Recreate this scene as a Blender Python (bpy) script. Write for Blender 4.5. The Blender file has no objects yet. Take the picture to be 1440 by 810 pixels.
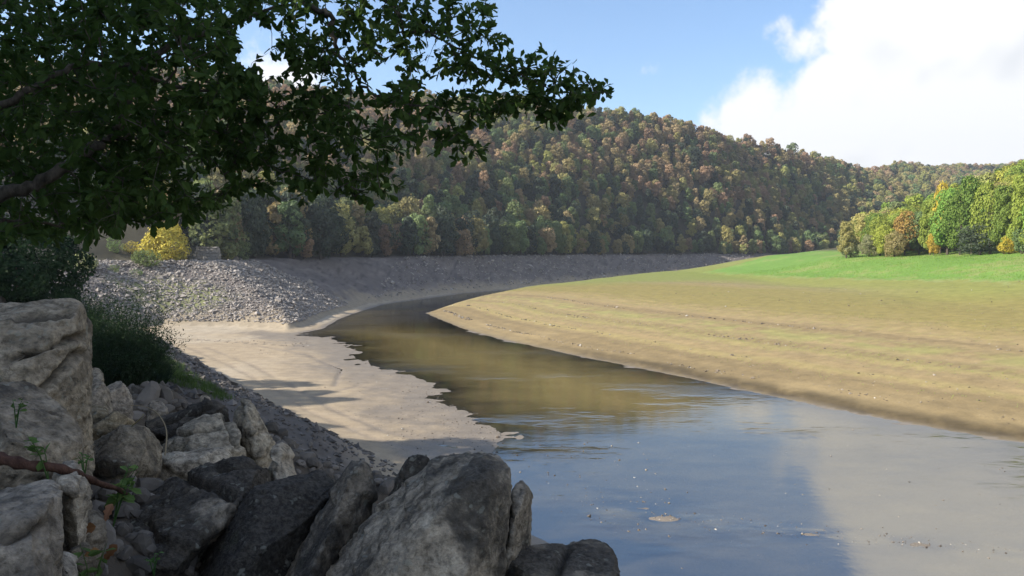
import bpy, bmesh, math, random
import numpy as np
from mathutils import Vector, Matrix

rng = np.random.default_rng(7)
random.seed(7)
scene = bpy.context.scene
C = scene.collection

# ------------------------------------------------------------------ camera
H, FPX = 11.0, 1130.0                       # eye above the water (m), focal length in photo pixels
PITCH = math.atan(53 / FPX)
cam = bpy.data.cameras.new('camera')
cam.sensor_width = 36.0
cam.lens = 36.0 * FPX / 1440.0
cam.clip_start, cam.clip_end = 0.05, 6000
camo = bpy.data.objects.new('camera', cam)
C.objects.link(camo)
camo.location = (0, 0, H)
camo.rotation_euler = (math.pi / 2 - PITCH, 0, 0)
scene.camera = camo

# ------------------------------------------------------------------ light
SUN_EL = math.radians(28)
SUN_AZ = math.radians(-100)                  # clockwise from +Y: from the left, a little ahead
sun_dir = Vector((math.sin(SUN_AZ) * math.cos(SUN_EL), math.cos(SUN_AZ) * math.cos(SUN_EL), math.sin(SUN_EL)))
sl = bpy.data.lights.new('sun', 'SUN')
sl.energy, sl.angle, sl.color = 5.0, math.radians(0.53), (1.0, 0.92, 0.80)
so = bpy.data.objects.new('sun', sl)
C.objects.link(so)
so.rotation_euler = sun_dir.to_track_quat('Z', 'Y').to_euler()

scene.view_settings.view_transform = 'Standard'
scene.view_settings.look = 'None'
scene.view_settings.gamma = 1.0
scene.view_settings.exposure = 1.18
scene.cycles.max_bounces = 6
scene.cycles.diffuse_bounces = 3
scene.cycles.glossy_bounces = 3
scene.cycles.transmission_bounces = 3
scene.cycles.transparent_max_bounces = 8
scene.cycles.use_denoising = True
scene.view_settings.use_curve_mapping = False


def pray(px, py):
    """direction (depth 1 along the axis) through a photo pixel"""
    u, v = (px - 720) / FPX, (405 - py) / FPX
    return np.array([u, math.cos(PITCH) + v * math.sin(PITCH), -math.sin(PITCH) + v * math.cos(PITCH)])


def P(px, py, d):
    return np.array([0, 0, H]) + pray(px, py) * d


def proj(p):
    """world points (N,3) to photo pixels and depth"""
    q = np.asarray(p, float) - np.array([0, 0, H])
    dep = q[..., 1] * math.cos(PITCH) - q[..., 2] * math.sin(PITCH)
    up = q[..., 1] * math.sin(PITCH) + q[..., 2] * math.cos(PITCH)
    dep_s = np.where(dep > 0.05, dep, 0.05)
    return 720 + q[..., 0] / dep_s * FPX, 405 - up / dep_s * FPX, dep


# ------------------------------------------------------------------ node helpers
class NT:
    def __init__(self, tree):
        self.t = tree
        tree.nodes.clear()

    def n(self, typ, **kw):
        nd = self.t.nodes.new(typ)
        for k, v in kw.items():
            if k.startswith('i_'):
                key = k[2:]
                nd.inputs[int(key) if key.isdigit() else key.replace('_', ' ')].default_value = v
            else:
                setattr(nd, k, v)
        return nd

    def l(self, a, b):
        self.t.links.new(a, b)

    def val(self, x, sock):
        if hasattr(x, 'links') or hasattr(x, 'is_linked'):
            self.l(x, sock)
        else:
            sock.default_value = x

    def math(self, op, a, b=0.0, c=None, clamp=False):
        nd = self.n('ShaderNodeMath', operation=op, use_clamp=clamp)
        self.val(a, nd.inputs[0])
        self.val(b, nd.inputs[1])
        if c is not None:
            self.val(c, nd.inputs[2])
        return nd.outputs[0]

    def noise(self, vec, scale, detail=4, rough=0.55, dist=0.0):
        nd = self.n('ShaderNodeTexNoise')
        nd.inputs['Scale'].default_value = scale
        nd.inputs['Detail'].default_value = detail
        nd.inputs['Roughness'].default_value = rough
        nd.inputs['Distortion'].default_value = dist
        if vec is not None:
            self.l(vec, nd.inputs['Vector'])
        return nd.outputs['Fac']

    def ramp(self, fac, stops, interp='LINEAR'):
        nd = self.n('ShaderNodeValToRGB')
        cr = nd.color_ramp
        cr.interpolation = interp
        while len(cr.elements) < len(stops):
            cr.elements.new(0.5)
        for e, (p, c) in zip(cr.elements, stops):
            e.position = p
            e.color = (*c, 1) if len(c) == 3 else c
        self.l(fac, nd.inputs[0])
        return nd.outputs[0]

    def mix(self, fac, a, b, blend='MIX'):
        nd = self.n('ShaderNodeMix', data_type='RGBA', blend_type=blend)
        self.val(fac, nd.inputs[0])
        for s, x in ((nd.inputs[6], a), (nd.inputs[7], b)):
            if isinstance(x, tuple):
                s.default_value = (*x, 1) if len(x) == 3 else x
            else:
                self.l(x, s)
        return nd.outputs[2]

    def smooth(self, x, lo, hi):
        nd = self.n('ShaderNodeMapRange', interpolation_type='SMOOTHSTEP')
        self.val(x, nd.inputs[0])
        nd.inputs[1].default_value, nd.inputs[2].default_value = lo, hi
        return nd.outputs[0]


# ------------------------------------------------------------------ sky
world = bpy.data.worlds.new('World')
scene.world = world
world.use_nodes = True
w = NT(world.node_tree)
sky = w.n('ShaderNodeTexSky', sky_type='NISHITA', sun_disc=False)
sky.sun_elevation = SUN_EL
sky.sun_rotation = SUN_AZ
sky.altitude, sky.air_density, sky.dust_density, sky.ozone_density = 200, 1.0, 0.2, 4.0
tc = w.n('ShaderNodeTexCoord')
gen = tc.outputs['Generated']
# cumulus banks over the valley: (photo pixel of the middle, radius in radians) and a few more round the sky
lobes = []
for px, py, r in ((1335, 120, .125), (1500, 10, .22), (1330, -20, .095), (1190, 180, .085), (1060, 165, .05), (1130, 205, .07),
                  (1420, 210, .14), (1600, 160, .26), (1135, 62, .016), (920, 103, .006), (395, 125, .05)):
    d = Vector(pray(px, py)).normalized()
    lobes.append((d, r))
for az, el, r in ((60, 12, .35), (95, 20, .34), (150, 30, .3), (-150, 24, .3),
                  (-100, 13, .25), (40, 60, .22), (-165, 62, .22)):
    a, e = math.radians(az), math.radians(el)
    lobes.append((Vector((math.sin(a) * math.cos(e), math.cos(a) * math.cos(e), math.sin(e))), r))
nz = w.n('ShaderNodeTexNoise')
nz.inputs['Scale'].default_value = 7.0
nz.inputs['Detail'].default_value = 2.0
w.l(gen, nz.inputs['Vector'])
warp = w.n('ShaderNodeVectorMath', operation='MULTIPLY_ADD')
w.l(nz.outputs['Color'], warp.inputs[0])
warp.inputs[1].default_value = (.06, .06, .06)
w.l(gen, warp.inputs[2])
off = w.n('ShaderNodeVectorMath', operation='ADD')
w.l(warp.outputs[0], off.inputs[0])
off.inputs[1].default_value = (-.03, -.03, -.03)
acc = None
for d, r in lobes:
    dn = w.n('ShaderNodeVectorMath', operation='DISTANCE')
    w.l(off.outputs[0], dn.inputs[0])
    dn.inputs[1].default_value = d
    # field: 1 in the middle, 0 at the rim, scaled so that the rim has the same steepness everywhere
    f = w.math('MULTIPLY_ADD', dn.outputs['Value'], -1.0, r)
    acc = f if acc is None else w.math('MAXIMUM', acc, f)
n1 = w.noise(gen, 15, 6, 0.6)
n2 = w.noise(gen, 46, 3, 0.65)
bil = w.math('MULTIPLY_ADD', w.math('SUBTRACT', n1, 0.5), 0.11, acc)
bil = w.math('MULTIPLY_ADD', w.math('SUBTRACT', n2, 0.5), 0.03, bil)
cmask = w.smooth(bil, -0.012, 0.022)
body = w.smooth(bil, 0.0, 0.12)
n3 = w.noise(off.outputs[0], 6.0, 3, 0.55)
shade = w.math('MULTIPLY', w.smooth(n3, 0.50, 0.68), body)
ccol = w.mix(shade, (1.0, 1.0, 1.0), (0.60, 0.64, 0.70))
bg1 = w.n('ShaderNodeBackground')
w.l(sky.outputs[0], bg1.inputs[0])
bg1.inputs[1].default_value = 0.10
bg2 = w.n('ShaderNodeBackground')
w.l(ccol, bg2.inputs[0])
bg2.inputs[1].default_value = 0.50
mx = w.n('ShaderNodeMixShader')
w.l(cmask, mx.inputs[0])
w.l(bg1.outputs[0], mx.inputs[1])
w.l(bg2.outputs[0], mx.inputs[2])
wo = w.n('ShaderNodeOutputWorld')
w.l(mx.outputs[0], wo.inputs[0])


# ------------------------------------------------------------------ numpy noise
def _hash(ix, iy, iz, seed):
    h = (ix.astype(np.int64) * 374761393 + iy.astype(np.int64) * 668265263 + iz.astype(np.int64) * 1274126177 + seed * 974634777) & 0xFFFFFFFF
    h = ((h ^ (h >> 13)) * 1274126177) & 0xFFFFFFFF
    h = ((h ^ (h >> 16)) * 2246822519) & 0xFFFFFFFF
    return ((h ^ (h >> 15)) & 0xFFFFFF) / float(0xFFFFFF) * 2 - 1


def vnoise(p, seed=0):
    p = np.asarray(p, float)
    i = np.floor(p).astype(np.int64)
    f = p - i
    u = f * f * f * (f * (f * 6 - 15) + 10)
    if p.shape[-1] == 2:
        z = np.zeros_like(i[:, 0])
        a = [_hash(i[:, 0] + dx, i[:, 1] + dy, z, seed) for dy in (0, 1) for dx in (0, 1)]
        x0 = a[0] + (a[1] - a[0]) * u[:, 0]
        x1 = a[2] + (a[3] - a[2]) * u[:, 0]
        return x0 + (x1 - x0) * u[:, 1]
    out = []
    for dz in (0, 1):
        a = [_hash(i[:, 0] + dx, i[:, 1] + dy, i[:, 2] + dz, seed) for dy in (0, 1) for dx in (0, 1)]
        x0 = a[0] + (a[1] - a[0]) * u[:, 0]
        x1 = a[2] + (a[3] - a[2]) * u[:, 0]
        out.append(x0 + (x1 - x0) * u[:, 1])
    return out[0] + (out[1] - out[0]) * u[:, 2]


def fbm(p, octaves=4, gain=0.5, seed=0, ridged=False):
    p = np.asarray(p, float)
    s, a, t = 0.0, 1.0, 0.0
    for o in range(octaves):
        v = vnoise(p * (2.03 ** o) + o * 17.3, seed + o)
        if ridged:
            v = 1 - 2 * np.abs(v)
        s = s + a * v
        t += a
        a *= gain
    return s / t


def sstep(x, a, b):
    t = np.clip((x - a) / (b - a), 0, 1)
    return t * t * (3 - 2 * t)


def mk(name, V, F, mat=None, parent=None, smooth=False, attrs=None, link=True):
    """one mesh object from arrays; F is (n,3), (n,4) or a list of them"""
    me = bpy.data.meshes.new(name)
    V = np.asarray(V, np.float32)
    Fs = F if isinstance(F, list) else [F]
    Fs = [np.asarray(f, np.int32) for f in Fs if len(f)]
    me.vertices.add(len(V))
    me.vertices.foreach_set('co', V.ravel())
    nl = sum(f.size for f in Fs)
    npoly = sum(len(f) for f in Fs)
    me.loops.add(nl)
    me.loops.foreach_set('vertex_index', np.concatenate([f.ravel() for f in Fs]))
    me.polygons.add(npoly)
    sizes = np.concatenate([np.full(len(f), f.shape[1], np.int32) for f in Fs])
    me.polygons.foreach_set('loop_start', np.concatenate([[0], np.cumsum(sizes)[:-1]]).astype(np.int32))
    me.polygons.foreach_set('use_smooth', np.full(npoly, smooth, bool))
    for an, (typ, dom, data) in (attrs or {}).items():
        at = me.attributes.new(an, typ, dom)
        at.data.foreach_set('color' if typ == 'FLOAT_COLOR' else 'value', np.asarray(data, np.float32).ravel())
    me.update(calc_edges=True)
    if mat:
        me.materials.append(mat)
    o = bpy.data.objects.new(name, me)
    if link:
        C.objects.link(o)
    if parent:
        o.parent = parent
    return o


def empty(name, loc=(0, 0, 0), rz=0.0):
    o = bpy.data.objects.new(name, None)
    C.objects.link(o)
    o.empty_display_size = 0.3
    o.location = loc
    o.rotation_euler = (0, 0, rz)
    return o


def tag(o, label=None, cat=None, group=None, kind=None):
    if label:
        o['label'] = label
    if cat:
        o['category'] = cat
    if group:
        o['group'] = group
    if kind:
        o['kind'] = kind
    return o


# ------------------------------------------------------------------ the lie of the land
def gnd(px, py, z=0.0):
    d = pray(px, py)
    t = (z - H) / d[2]
    return (d[0] * t, d[1] * t)


# foot of the outer bank, from behind the camera round the bay and along the far shore
FOOT = [(200, -150), (80, -30), (40, -5), (20, 8), (9, 17), (2, 24), (-3, 31), gnd(545, 662), gnd(400, 588), gnd(300, 532),
        gnd(222, 482), (-52, 108), (-50, 114), (-40, 113.5), (-33, 111), gnd(405, 466), gnd(428, 462), gnd(460, 446), gnd(520, 428), gnd(640, 412), gnd(760, 403),
        gnd(870, 394), (86, 345), (143, 378), (215, 425), (330, 450), (520, 480)]
BASIN = FOOT + [(900, 480), (900, -150)]
# water's edge of the point bar: near side, then the hidden back side
BAR_NEAR = [(260, -110), (120, -5), (60, 27), gnd(1440, 622), gnd(1330, 605), gnd(1200, 580), gnd(1080, 556), gnd(960, 530), gnd(880, 514), gnd(800, 498), gnd(700, 476),
            gnd(650, 462), gnd(618, 449), gnd(600, 441)]
BAR_BACK = [gnd(600, 441), gnd(640, 427), gnd(700, 415), gnd(760, 409), (38, 281), (88, 328), (145, 362), (220, 410), (335, 436), (520, 466)]
BAR = BAR_NEAR + BAR_BACK[1:] + [(900, 466), (900, -110)]
# left water's edge
WL = [gnd(428, 462), gnd(410, 467), gnd(450, 474), gnd(485, 482), gnd(515, 497), gnd(520, 515), gnd(570, 522), gnd(612, 545), gnd(640, 572), gnd(690, 596), gnd(708, 618),
      gnd(690, 640), gnd(660, 680), gnd(660, 730), gnd(690, 775), (1.5, 25.5), (4, 20)]
MUD = WL + [(3, 19), (-2, 27), (-8, 40), (-30, 66), (-62, 105), (-58, 122), (-38, 119)]


def seg_dist(X, Y, line):
    best = np.full(X.shape, 1e9)
    for (x0, y0), (x1, y1) in zip(line[:-1], line[1:]):
        dx, dy = x1 - x0, y1 - y0
        t = np.clip(((X - x0) * dx + (Y - y0) * dy) / (dx * dx + dy * dy + 1e-9), 0, 1)
        best = np.minimum(best, (X - x0 - t * dx) ** 2 + (Y - y0 - t * dy) ** 2)
    return np.sqrt(best)


def inside(X, Y, poly):
    c = np.zeros(X.shape, bool)
    n = len(poly)
    for i in range(n):
        (x0, y0), (x1, y1) = poly[i], poly[(i + 1) % n]
        if y0 == y1:
            continue
        cond = ((y0 > Y) != (y1 > Y)) & (X < (x1 - x0) * (Y - y0) / (y1 - y0) + x0)
        c ^= cond
    return c


# skyline of the wooded hill: photo x, depth of the crest, photo y of the tree tops
SKY = [(-1800, 300, 170), (-900, 320, 150), (-300, 290, 116), (0, 280, 96), (380, 330, 114), (600, 400, 132), (750, 430, 143), (860, 450, 156), (1000, 480, 180), (1100, 520, 205),
       (1210, 650, 236), (1320, 850, 234), (1440, 900, 230), (1700, 950, 220)]
_th = np.array([math.atan2(x - 720, FPX) for x, _, _ in SKY])
_cx = np.array([(x - 720) / FPX * d for x, d, _ in SKY])
_cy = np.array([d for _, d, _ in SKY], float)
_cz = np.array([H + (352 - y) / FPX * d - 7.0 for _, d, y in SKY])
_sc = seg_dist(_cx, _cy, FOOT) - 20.0
# lie of the gaps between the foreground boulders
NEAR = np.array([P(*a) for a in ((60, 1000, 1.9), (110, 800, 2.5), (125, 735, 2.8), (160, 690, 3.5), (60, 660, 3.8), (250, 670, 4.8), (320, 720, 4.4), (250, 960, 2.7), (400, 980, 2.8), (450, 860, 3.4),
                                 (600, 980, 3.0), (800, 980, 3.0), (200, 545, 7.5), (340, 600, 8.0), (400, 640, 7.0), (500, 668, 8.5), (40, 420, 9.0), (900, 1000, 3.2))]
                + [np.array([0, 0, 9.0]), np.array([-2.5, 1, 9.2]), np.array([2, 0.5, 8.9])]
                + [np.array(a, float) for a in ((3, 4.5, 7.4), (6, 4, 7.2), (2, 8, 6.2), (0.3, 10, 6.6), (6, 9, 4.6), (0.8, 5.5, 7.9), (1.2, 3.6, 8.9), (-1, 7, 7.9), (4, 1.5, 8.2))])


ISLES = [(*gnd(800, 640), 3.0, 4.0), (*gnd(880, 700), 3.2, 3.0), (*gnd(770, 600), 2.5, 3.5), (*gnd(690, 560), 1.8, 3.0), (*gnd(960, 740), 2.0, 1.6)]
DRIFT = [gnd(*p) for p in ((880, 720), (940, 728), (1010, 738), (1110, 748), (1210, 758), (1320, 768), (1460, 782))]
TRACKS = [[gnd(*p) for p in l] for l in (((262, 492), (330, 520), (395, 556), (440, 585), (520, 618), (610, 640)), ((290, 492), (355, 516), (420, 552), (470, 580), (545, 610), (640, 630)),
                                          ((345, 485), (430, 500), (480, 520), (470, 545)), ((440, 560), (500, 545), (560, 548)))]


def height(X, Y, fine=True):
    X = np.asarray(X, float).ravel()
    Y = np.asarray(Y, float).ravel()
    dF = seg_dist(X, Y, FOOT)
    basin = inside(X, Y, BASIN)
    s = np.where(basin, -dF, dF)
    # outer bank and hill
    th = np.arctan2(X, np.maximum(Y, -1e6))
    zc = np.interp(th, _th, _cz)
    sc = np.interp(th, _th, _sc)
    XY = np.stack([X, Y], 1)
    n_big = fbm(XY / 26.0, 3, seed=3)
    n_mid = fbm(XY / 6.0, 3, seed=11)
    n_sm = fbm(XY / 1.6, 3, seed=21)
    sb = np.maximum(s + 1.6 * n_big * sstep(np.abs(s), 0, 6), 0)
    bank = 0.35 + 8.7 * (np.clip(sb / 18.0, 0, 1) ** 0.92) + 0.55 * sstep(sb, 18, 26)
    rough = sstep(sb, 0.5, 4) * (1 - 0.6 * sstep(sb, 18, 24))
    bank = bank + rough * (0.45 * n_mid + 0.28 * n_sm)
    t = np.maximum((s - 24) / np.maximum(sc - 4, 30), 0)
    kr = 1.28
    rise = np.where(t < 1, t * (kr - (kr - 1) * t), 1.0 - 0.22 * (t - 1))
    hill = bank + (zc - 9.6) * np.maximum(rise, -0.2) + sstep(t, 0.02, 0.3) * 5.0 * fbm(XY / 75.0, 3, seed=31)
    # inside the basin: river bed, mud bay, point bar
    dW = seg_dist(X, Y, WL)
    dN = seg_dist(X, Y, BAR_NEAR)
    dB = seg_dist(X, Y, BAR_BACK)
    dBar = np.minimum(dN, dB)
    n_mud = fbm(XY / np.array([5.5, 3.0]), 4, seed=41)
    n_rip = fbm(XY / np.array([1.9, 0.8]), 3, seed=43)
    inbar = inside(X, Y, BAR)
    inmud = inside(X, Y, MUD)
    bed = -0.016 * np.minimum(np.minimum(dW, dBar), 22) - 0.004
    zmud = 0.012 * np.minimum(dW, 4) + 0.022 * np.clip(dW - 4, 0, 14)
    zin = np.where(inmud, zmud, bed)
    flat = sstep(np.minimum(dW, 30), 0, 4)
    shoal = 1 - sstep(Y + 3 * n_mid + .25 * np.maximum(X - 8, 0), 44, 60)
    zin = zin * (1 - .90 * shoal * (zin < 0)) + 0.032 * n_mud * (1 - .62 * shoal) + 0.016 * n_rip + .012 * fbm(XY / .55, 2, seed=47) * np.exp(-dW / 5) - .014 * shoal * ~inmud
    n_is = fbm(XY / np.array([2.2, 1.5]), 4, .6, seed=49)
    for (cx_, cy_, ax_, ay_) in ISLES:
        zin = zin + np.exp(-((X - cx_) / ax_) ** 2 - ((Y - cy_) / ay_) ** 2) * (-.002 + .026 * n_is)
    dl = seg_dist(X, Y, DRIFT)
    zin = zin + np.exp(-(dl / .9) ** 2) * (.010 + .07 * n_is) * ~inmud
    for tr_ in TRACKS:
        zin = zin - .05 * np.exp(-(seg_dist(X, Y, tr_) / .22) ** 2) * inmud
    # shallow shoal off the foreground rocks, broken patches of mud just under the surface
    dNs = dN + 1.0 * n_mid
    zbar = np.minimum(0.098 * np.maximum(dN - 1.2, 0) + 0.06 * np.minimum(dN, 1.2), 0.30 * dB + 0.05)
    zbar = 9.7 - np.logaddexp(0, (9.7 - zbar) / 0.9) * 0.9 + 0.0
    capz = np.interp(X, [-15, 0, 25, 57, 70, 86, 100], [2.0, 2.6, 3.3, 4.2, 6.0, 9.0, 12])
    zbar = -np.logaddexp(-zbar / .5, -capz / .5) * .5
    zbar = np.maximum(zbar, 0.05 * np.minimum(dBar, 2)) + sstep(dBar, 1, 8) * (0.10 * n_mid + 0.03 * n_sm + 0.10 * n_big) + 0.012 * n_rip
    qt = (dN + 1.3 * fbm(XY / 14.0, 4, seed=51) + .25 * n_sm) / 2.6
    ft = qt - np.floor(qt)
    zbar = zbar + .085 * (sstep(ft, 0, .22) - ft) * sstep(dN, 2, 5) * (1 - sstep(dN, 55, 75))
    zbar = zbar + .16 * sstep(dN + .8 * n_sm, .9, 1.5) * sstep(X, 0, 14) * (dN < dB)
    # wooded spur behind the meadow
    spur = sstep(X, 92, 185) * 24 + 0.06 * np.maximum(X - 140, 0)
    spur = spur * sstep(Y, 60, 120) * (1 - 0.75 * sstep(Y, 235, 330))
    zbar = zbar + spur
    zin = np.where(inbar, zbar, zin)
    zin = np.maximum(zin, 0.35 - 0.13 * dF + 0.05 * n_mid)
    z = np.where(basin, zin, hill)
    # outcrop by the camera
    r = np.hypot(X + 1.0, (Y - 3.0))
    k = 1 - sstep(r, 5.0, 10.0)
    m = k > 0
    if m.any():
        d2 = (X[m, None] - NEAR[None, :, 0]) ** 2 + (Y[m, None] - NEAR[None, :, 1]) ** 2 + 0.05
        wgt = d2 ** -1.6
        zn = (wgt * NEAR[None, :, 2]).sum(1) / wgt.sum(1) + 0.05 * n_sm[m]
        z[m] = z[m] * (1 - k[m]) + zn * k[m]
    return z


def info(X, Y):
    X = np.asarray(X, float).ravel()
    Y = np.asarray(Y, float).ravel()
    dF = seg_dist(X, Y, FOOT)
    s = np.where(inside(X, Y, BASIN), -dF, dF)
    return s


def hit(px, py, tmax=1500):
    """where the ray through a photo pixel meets the ground"""
    d = pray(px, py)
    t = np.concatenate([np.arange(1.5, 30, .1), 30 * 1.004 ** np.arange(0, 950)])
    t = t[t < tmax]
    z = height(d[0] * t, d[1] * t)
    below = (H + d[2] * t) < z
    if not below.any():
        return None
    k = int(np.argmax(below))
    return np.array([d[0] * t[k], d[1] * t[k], z[k]]), t[k]


def hit_many(pxs, pys, tmax=60):
    t = np.concatenate([np.arange(1.5, 12, .12), 12 * 1.012 ** np.arange(0, 140)])
    t = t[t < tmax]
    D_ = np.array([pray(a, b) for a, b in zip(pxs, pys)])
    X_, Y_, Z_ = (D_[:, k:k + 1] * t[None] for k in range(3))
    zg = height(X_, Y_).reshape(X_.shape)
    below = (H + Z_) < zg
    ok = below.any(1)
    k = below.argmax(1)
    r_ = np.arange(len(k))
    return np.stack([X_[r_, k], Y_[r_, k], zg[r_, k]], 1)[ok], t[k][ok]


# ------------------------------------------------------------------ ground material
def mat_new(name):
    m = bpy.data.materials.new(name)
    m.use_nodes = True
    return m, NT(m.node_tree)


def principled(t, col, rough, normal=None, spec=0.3):
    b = t.n('ShaderNodeBsdfPrincipled')
    t.val(col if not isinstance(col, tuple) else (*col, 1), b.inputs['Base Color'])
    t.val(rough, b.inputs['Roughness'])
    b.inputs['Specular IOR Level'].default_value = spec
    if normal is not None:
        t.l(normal, b.inputs['Normal'])
    o = t.n('ShaderNodeOutputMaterial')
    t.l(b.outputs[0], o.inputs[0])
    return b


def bump(t, hgt, strength, dist):
    b = t.n('ShaderNodeBump')
    b.inputs['Strength'].default_value = strength
    b.inputs['Distance'].default_value = dist
    t.l(hgt, b.inputs['Height'])
    return b.outputs[0]


m_ground, t = mat_new('ground')
at = t.n('ShaderNodeAttribute', attribute_name='Col')
aw = t.n('ShaderNodeAttribute', attribute_name='Wet')
geo = t.n('ShaderNodeNewGeometry')
pos = geo.outputs['Position']
f1 = t.noise(pos, 0.8, 8, 0.6)
f2 = t.noise(pos, 7.0, 6, 0.65)
mul = t.ramp(f1, [(0.25, (.78, .78, .78)), (0.75, (1.2, 1.2, 1.2))])
mul2 = t.ramp(f2, [(0.25, (.82, .82, .82)), (0.75, (1.16, 1.16, 1.16))])
col = t.mix(1.0, at.outputs['Color'], mul, 'MULTIPLY')
col = t.mix(1.0, col, mul2, 'MULTIPLY')
f3 = t.noise(pos, 30.0, 4, 0.6)
hb = t.math('ADD', t.math('MULTIPLY_ADD', f3, .35, f2), t.math('MULTIPLY', f1, 0.8))
nrm = bump(t, hb, 0.5, 0.06)
rg = t.math('MULTIPLY_ADD', aw.outputs['Fac'], -0.45, 0.9)
principled(t, col, rg, nrm, 0.35)

# ------------------------------------------------------------------ terrain sheet
az_in = np.radians(np.arange(-42, 42.001, 0.14))
az_out = np.radians(np.arange(43.5, 317.5, 1.6))
AZ = np.concatenate([az_in, az_out])
ds = [0.3]
while ds[-1] < 1700:
    ds.append(ds[-1] + max(0.1, min(ds[-1] * (0.009 if 24 < ds[-1] < 160 else 0.0125), 14)))
D = np.array(ds)
na, nd = len(AZ), len(D)
GX = (D[:, None] * np.sin(AZ)[None, :]).ravel()
GY = (D[:, None] * np.cos(AZ)[None, :]).ravel()
GZ = height(GX, GY)

S = info(GX, GY)
XY = np.stack([GX, GY], 1)
dN = seg_dist(GX, GY, BAR_NEAR)
dBk = seg_dist(GX, GY, BAR_BACK)
dWl = seg_dist(GX, GY, WL)
inbar = inside(GX, GY, BAR)
inmud = inside(GX, GY, MUD)
nb = fbm(XY / 14.0, 4, seed=51)
nf = fbm(XY / 2.2, 4, seed=53)
ns = fbm(XY / 0.7, 3, seed=55)


def c3(*v):
    return np.array(v, float)[None, :]


def lerp(a, b, k):
    return a + (b - a) * k[:, None]


col = np.repeat(c3(.42, .335, .225), len(GX), 0)                                    # dried mud of the bay
col = lerp(col, c3(.47, .40, .30), sstep(nb, -.1, .5))
col = lerp(col, c3(.27, .225, .17), (1 - sstep(GZ + .06 * nf + .04 * ns, .03, .17)) * (S < 0))  # damp edge
for tr_ in TRACKS:
    col = lerp(col, c3(.27, .22, .165), np.exp(-(seg_dist(GX, GY, tr_) / .3) ** 2) * .6 * sstep(nf, -.5, .2))
crk = np.exp(-(seg_dist(GX, GY + .25 * nf, [gnd(238, 479), gnd(300, 482), gnd(360, 485), gnd(408, 488)]) / .18) ** 2)
col = lerp(col, c3(.10, .085, .07), crk * .8)
# point bar: bands along the old water lines
q = dN + 1.3 * nb + 0.22 * nf
barc = np.repeat(c3(.37, .285, .18), len(GX), 0)
band = fbm(np.stack([q / 2.2, nb * .8], 1), 3, seed=61)
barc = lerp(barc, c3(.43, .33, .20), sstep(band, 0, .5) * .7)
barc = lerp(barc, c3(.29, .22, .135), sstep(-band, .05, .5) * .8)
line = fbm(np.stack([q / .45, nb * .8], 1), 2, seed=63)
barc = lerp(barc, c3(.24, .18, .115), sstep(line, .30, .6) * .35)
barc = lerp(barc, c3(.40, .37, .17), sstep(-line, .35, .6) * .4 * sstep(q, 4, 9))
fade = sstep(dBk, 6, 30)
barc = lerp(barc, c3(.36, .36, .15), np.exp(-((q - 20) / 2.2) ** 2) * .75 * sstep(nf, -.4, .3))
barc = lerp(barc, c3(.47, .39, .19), np.exp(-((q - 9) / .8) ** 2) * .6)
barc = lerp(barc, c3(.40, .36, .16), np.exp(-((q - 14) / .7) ** 2) * .6)
barc = lerp(barc, c3(.31, .265, .095), sstep(q + 4 * nf, 24, 38) * (1 - sstep(q + 4 * nf, 56, 68)) * .85)
barc = lerp(barc, c3(.34, .255, .19), sstep(q, 62, 72) * sstep(nf + nb, -.5, .2) * .8)
# sprouting grass toward the meadow
MEADOW = [hit(*p)[0][:2] for p in ((1058, 387), (1095, 389), (1140, 391), (1230, 393), (1330, 395), (1440, 397))]
MEADOW = [tuple(p) for p in MEADOW]
MEADOW = [(MEADOW[0][0] - 2, MEADOW[0][1] + 40)] + MEADOW + [(MEADOW[-1][0] + 60, MEADOW[-1][1] - 30), (400, 40), (400, 300), (140, 330)]
inm = inside(GX + 2.0 * nf, GY + 4.0 * nf, MEADOW)
dM = seg_dist(GX, GY, MEADOW[:-3])
sM = np.where(inm, dM, -dM) + 3.0 * nf
barc = lerp(barc, c3(.27, .31, .075), np.exp(-((sM + 4) / 14) ** 2) * sstep(GX, 20, 62) * .85 * (1 - sstep(GX, 90, 104)))
barc = lerp(barc, c3(.24, .30, .07), sstep(GY, 170, 205) * .8 * sstep(dBk, 1, 8))
barc = lerp(barc, c3(.15, .285, .042), sstep(sM, -1.5, 3))
barc = lerp(barc, c3(.19, .33, .055), sstep(sM, 2, 5) * sstep(nb, -.3, .5) * .8)
barc = lerp(barc, c3(.30, .30, .10), sstep(sM, 2, 6) * sstep(nb + .8 * nf, .15, .6) * .6)
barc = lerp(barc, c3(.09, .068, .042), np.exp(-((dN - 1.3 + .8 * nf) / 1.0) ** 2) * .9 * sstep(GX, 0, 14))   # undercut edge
barc = lerp(barc, c3(.07, .06, .03), sstep(GZ, 10.2, 11.5))
barc = np.where((sM < -1)[:, None], barc * c3(.87, .85, .66), barc)
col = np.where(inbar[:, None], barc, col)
# outer bank: grey scree with ochre silt at its foot, grass patches, leaf litter above
scree = np.repeat(c3(.165, .143, .132), len(GX), 0)
scree = lerp(scree, c3(.23, .20, .18), sstep(nf, .0, .5))
scree = lerp(scree, c3(.09, .078, .075), sstep(-ns, .1, .6))
scree = lerp(scree, c3(.36, .30, .215), (1 - sstep(S + 2.0 * nf, 1.0, 4.5)))
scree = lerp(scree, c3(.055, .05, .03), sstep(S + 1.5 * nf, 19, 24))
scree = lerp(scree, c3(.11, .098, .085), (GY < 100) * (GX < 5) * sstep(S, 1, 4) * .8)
gp = np.exp(-(((GX + 53) / 8) ** 2 + ((GY - 122) / 4.5) ** 2)) + .5 * np.exp(-(((GX + 46) / 7) ** 2 + ((GY - 120) / 4) ** 2))
scree = lerp(scree, c3(.22, .24, .085), sstep(gp + .35 * nf, .3, .7) * .8)
near = np.hypot(GX, GY) < 11
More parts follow.
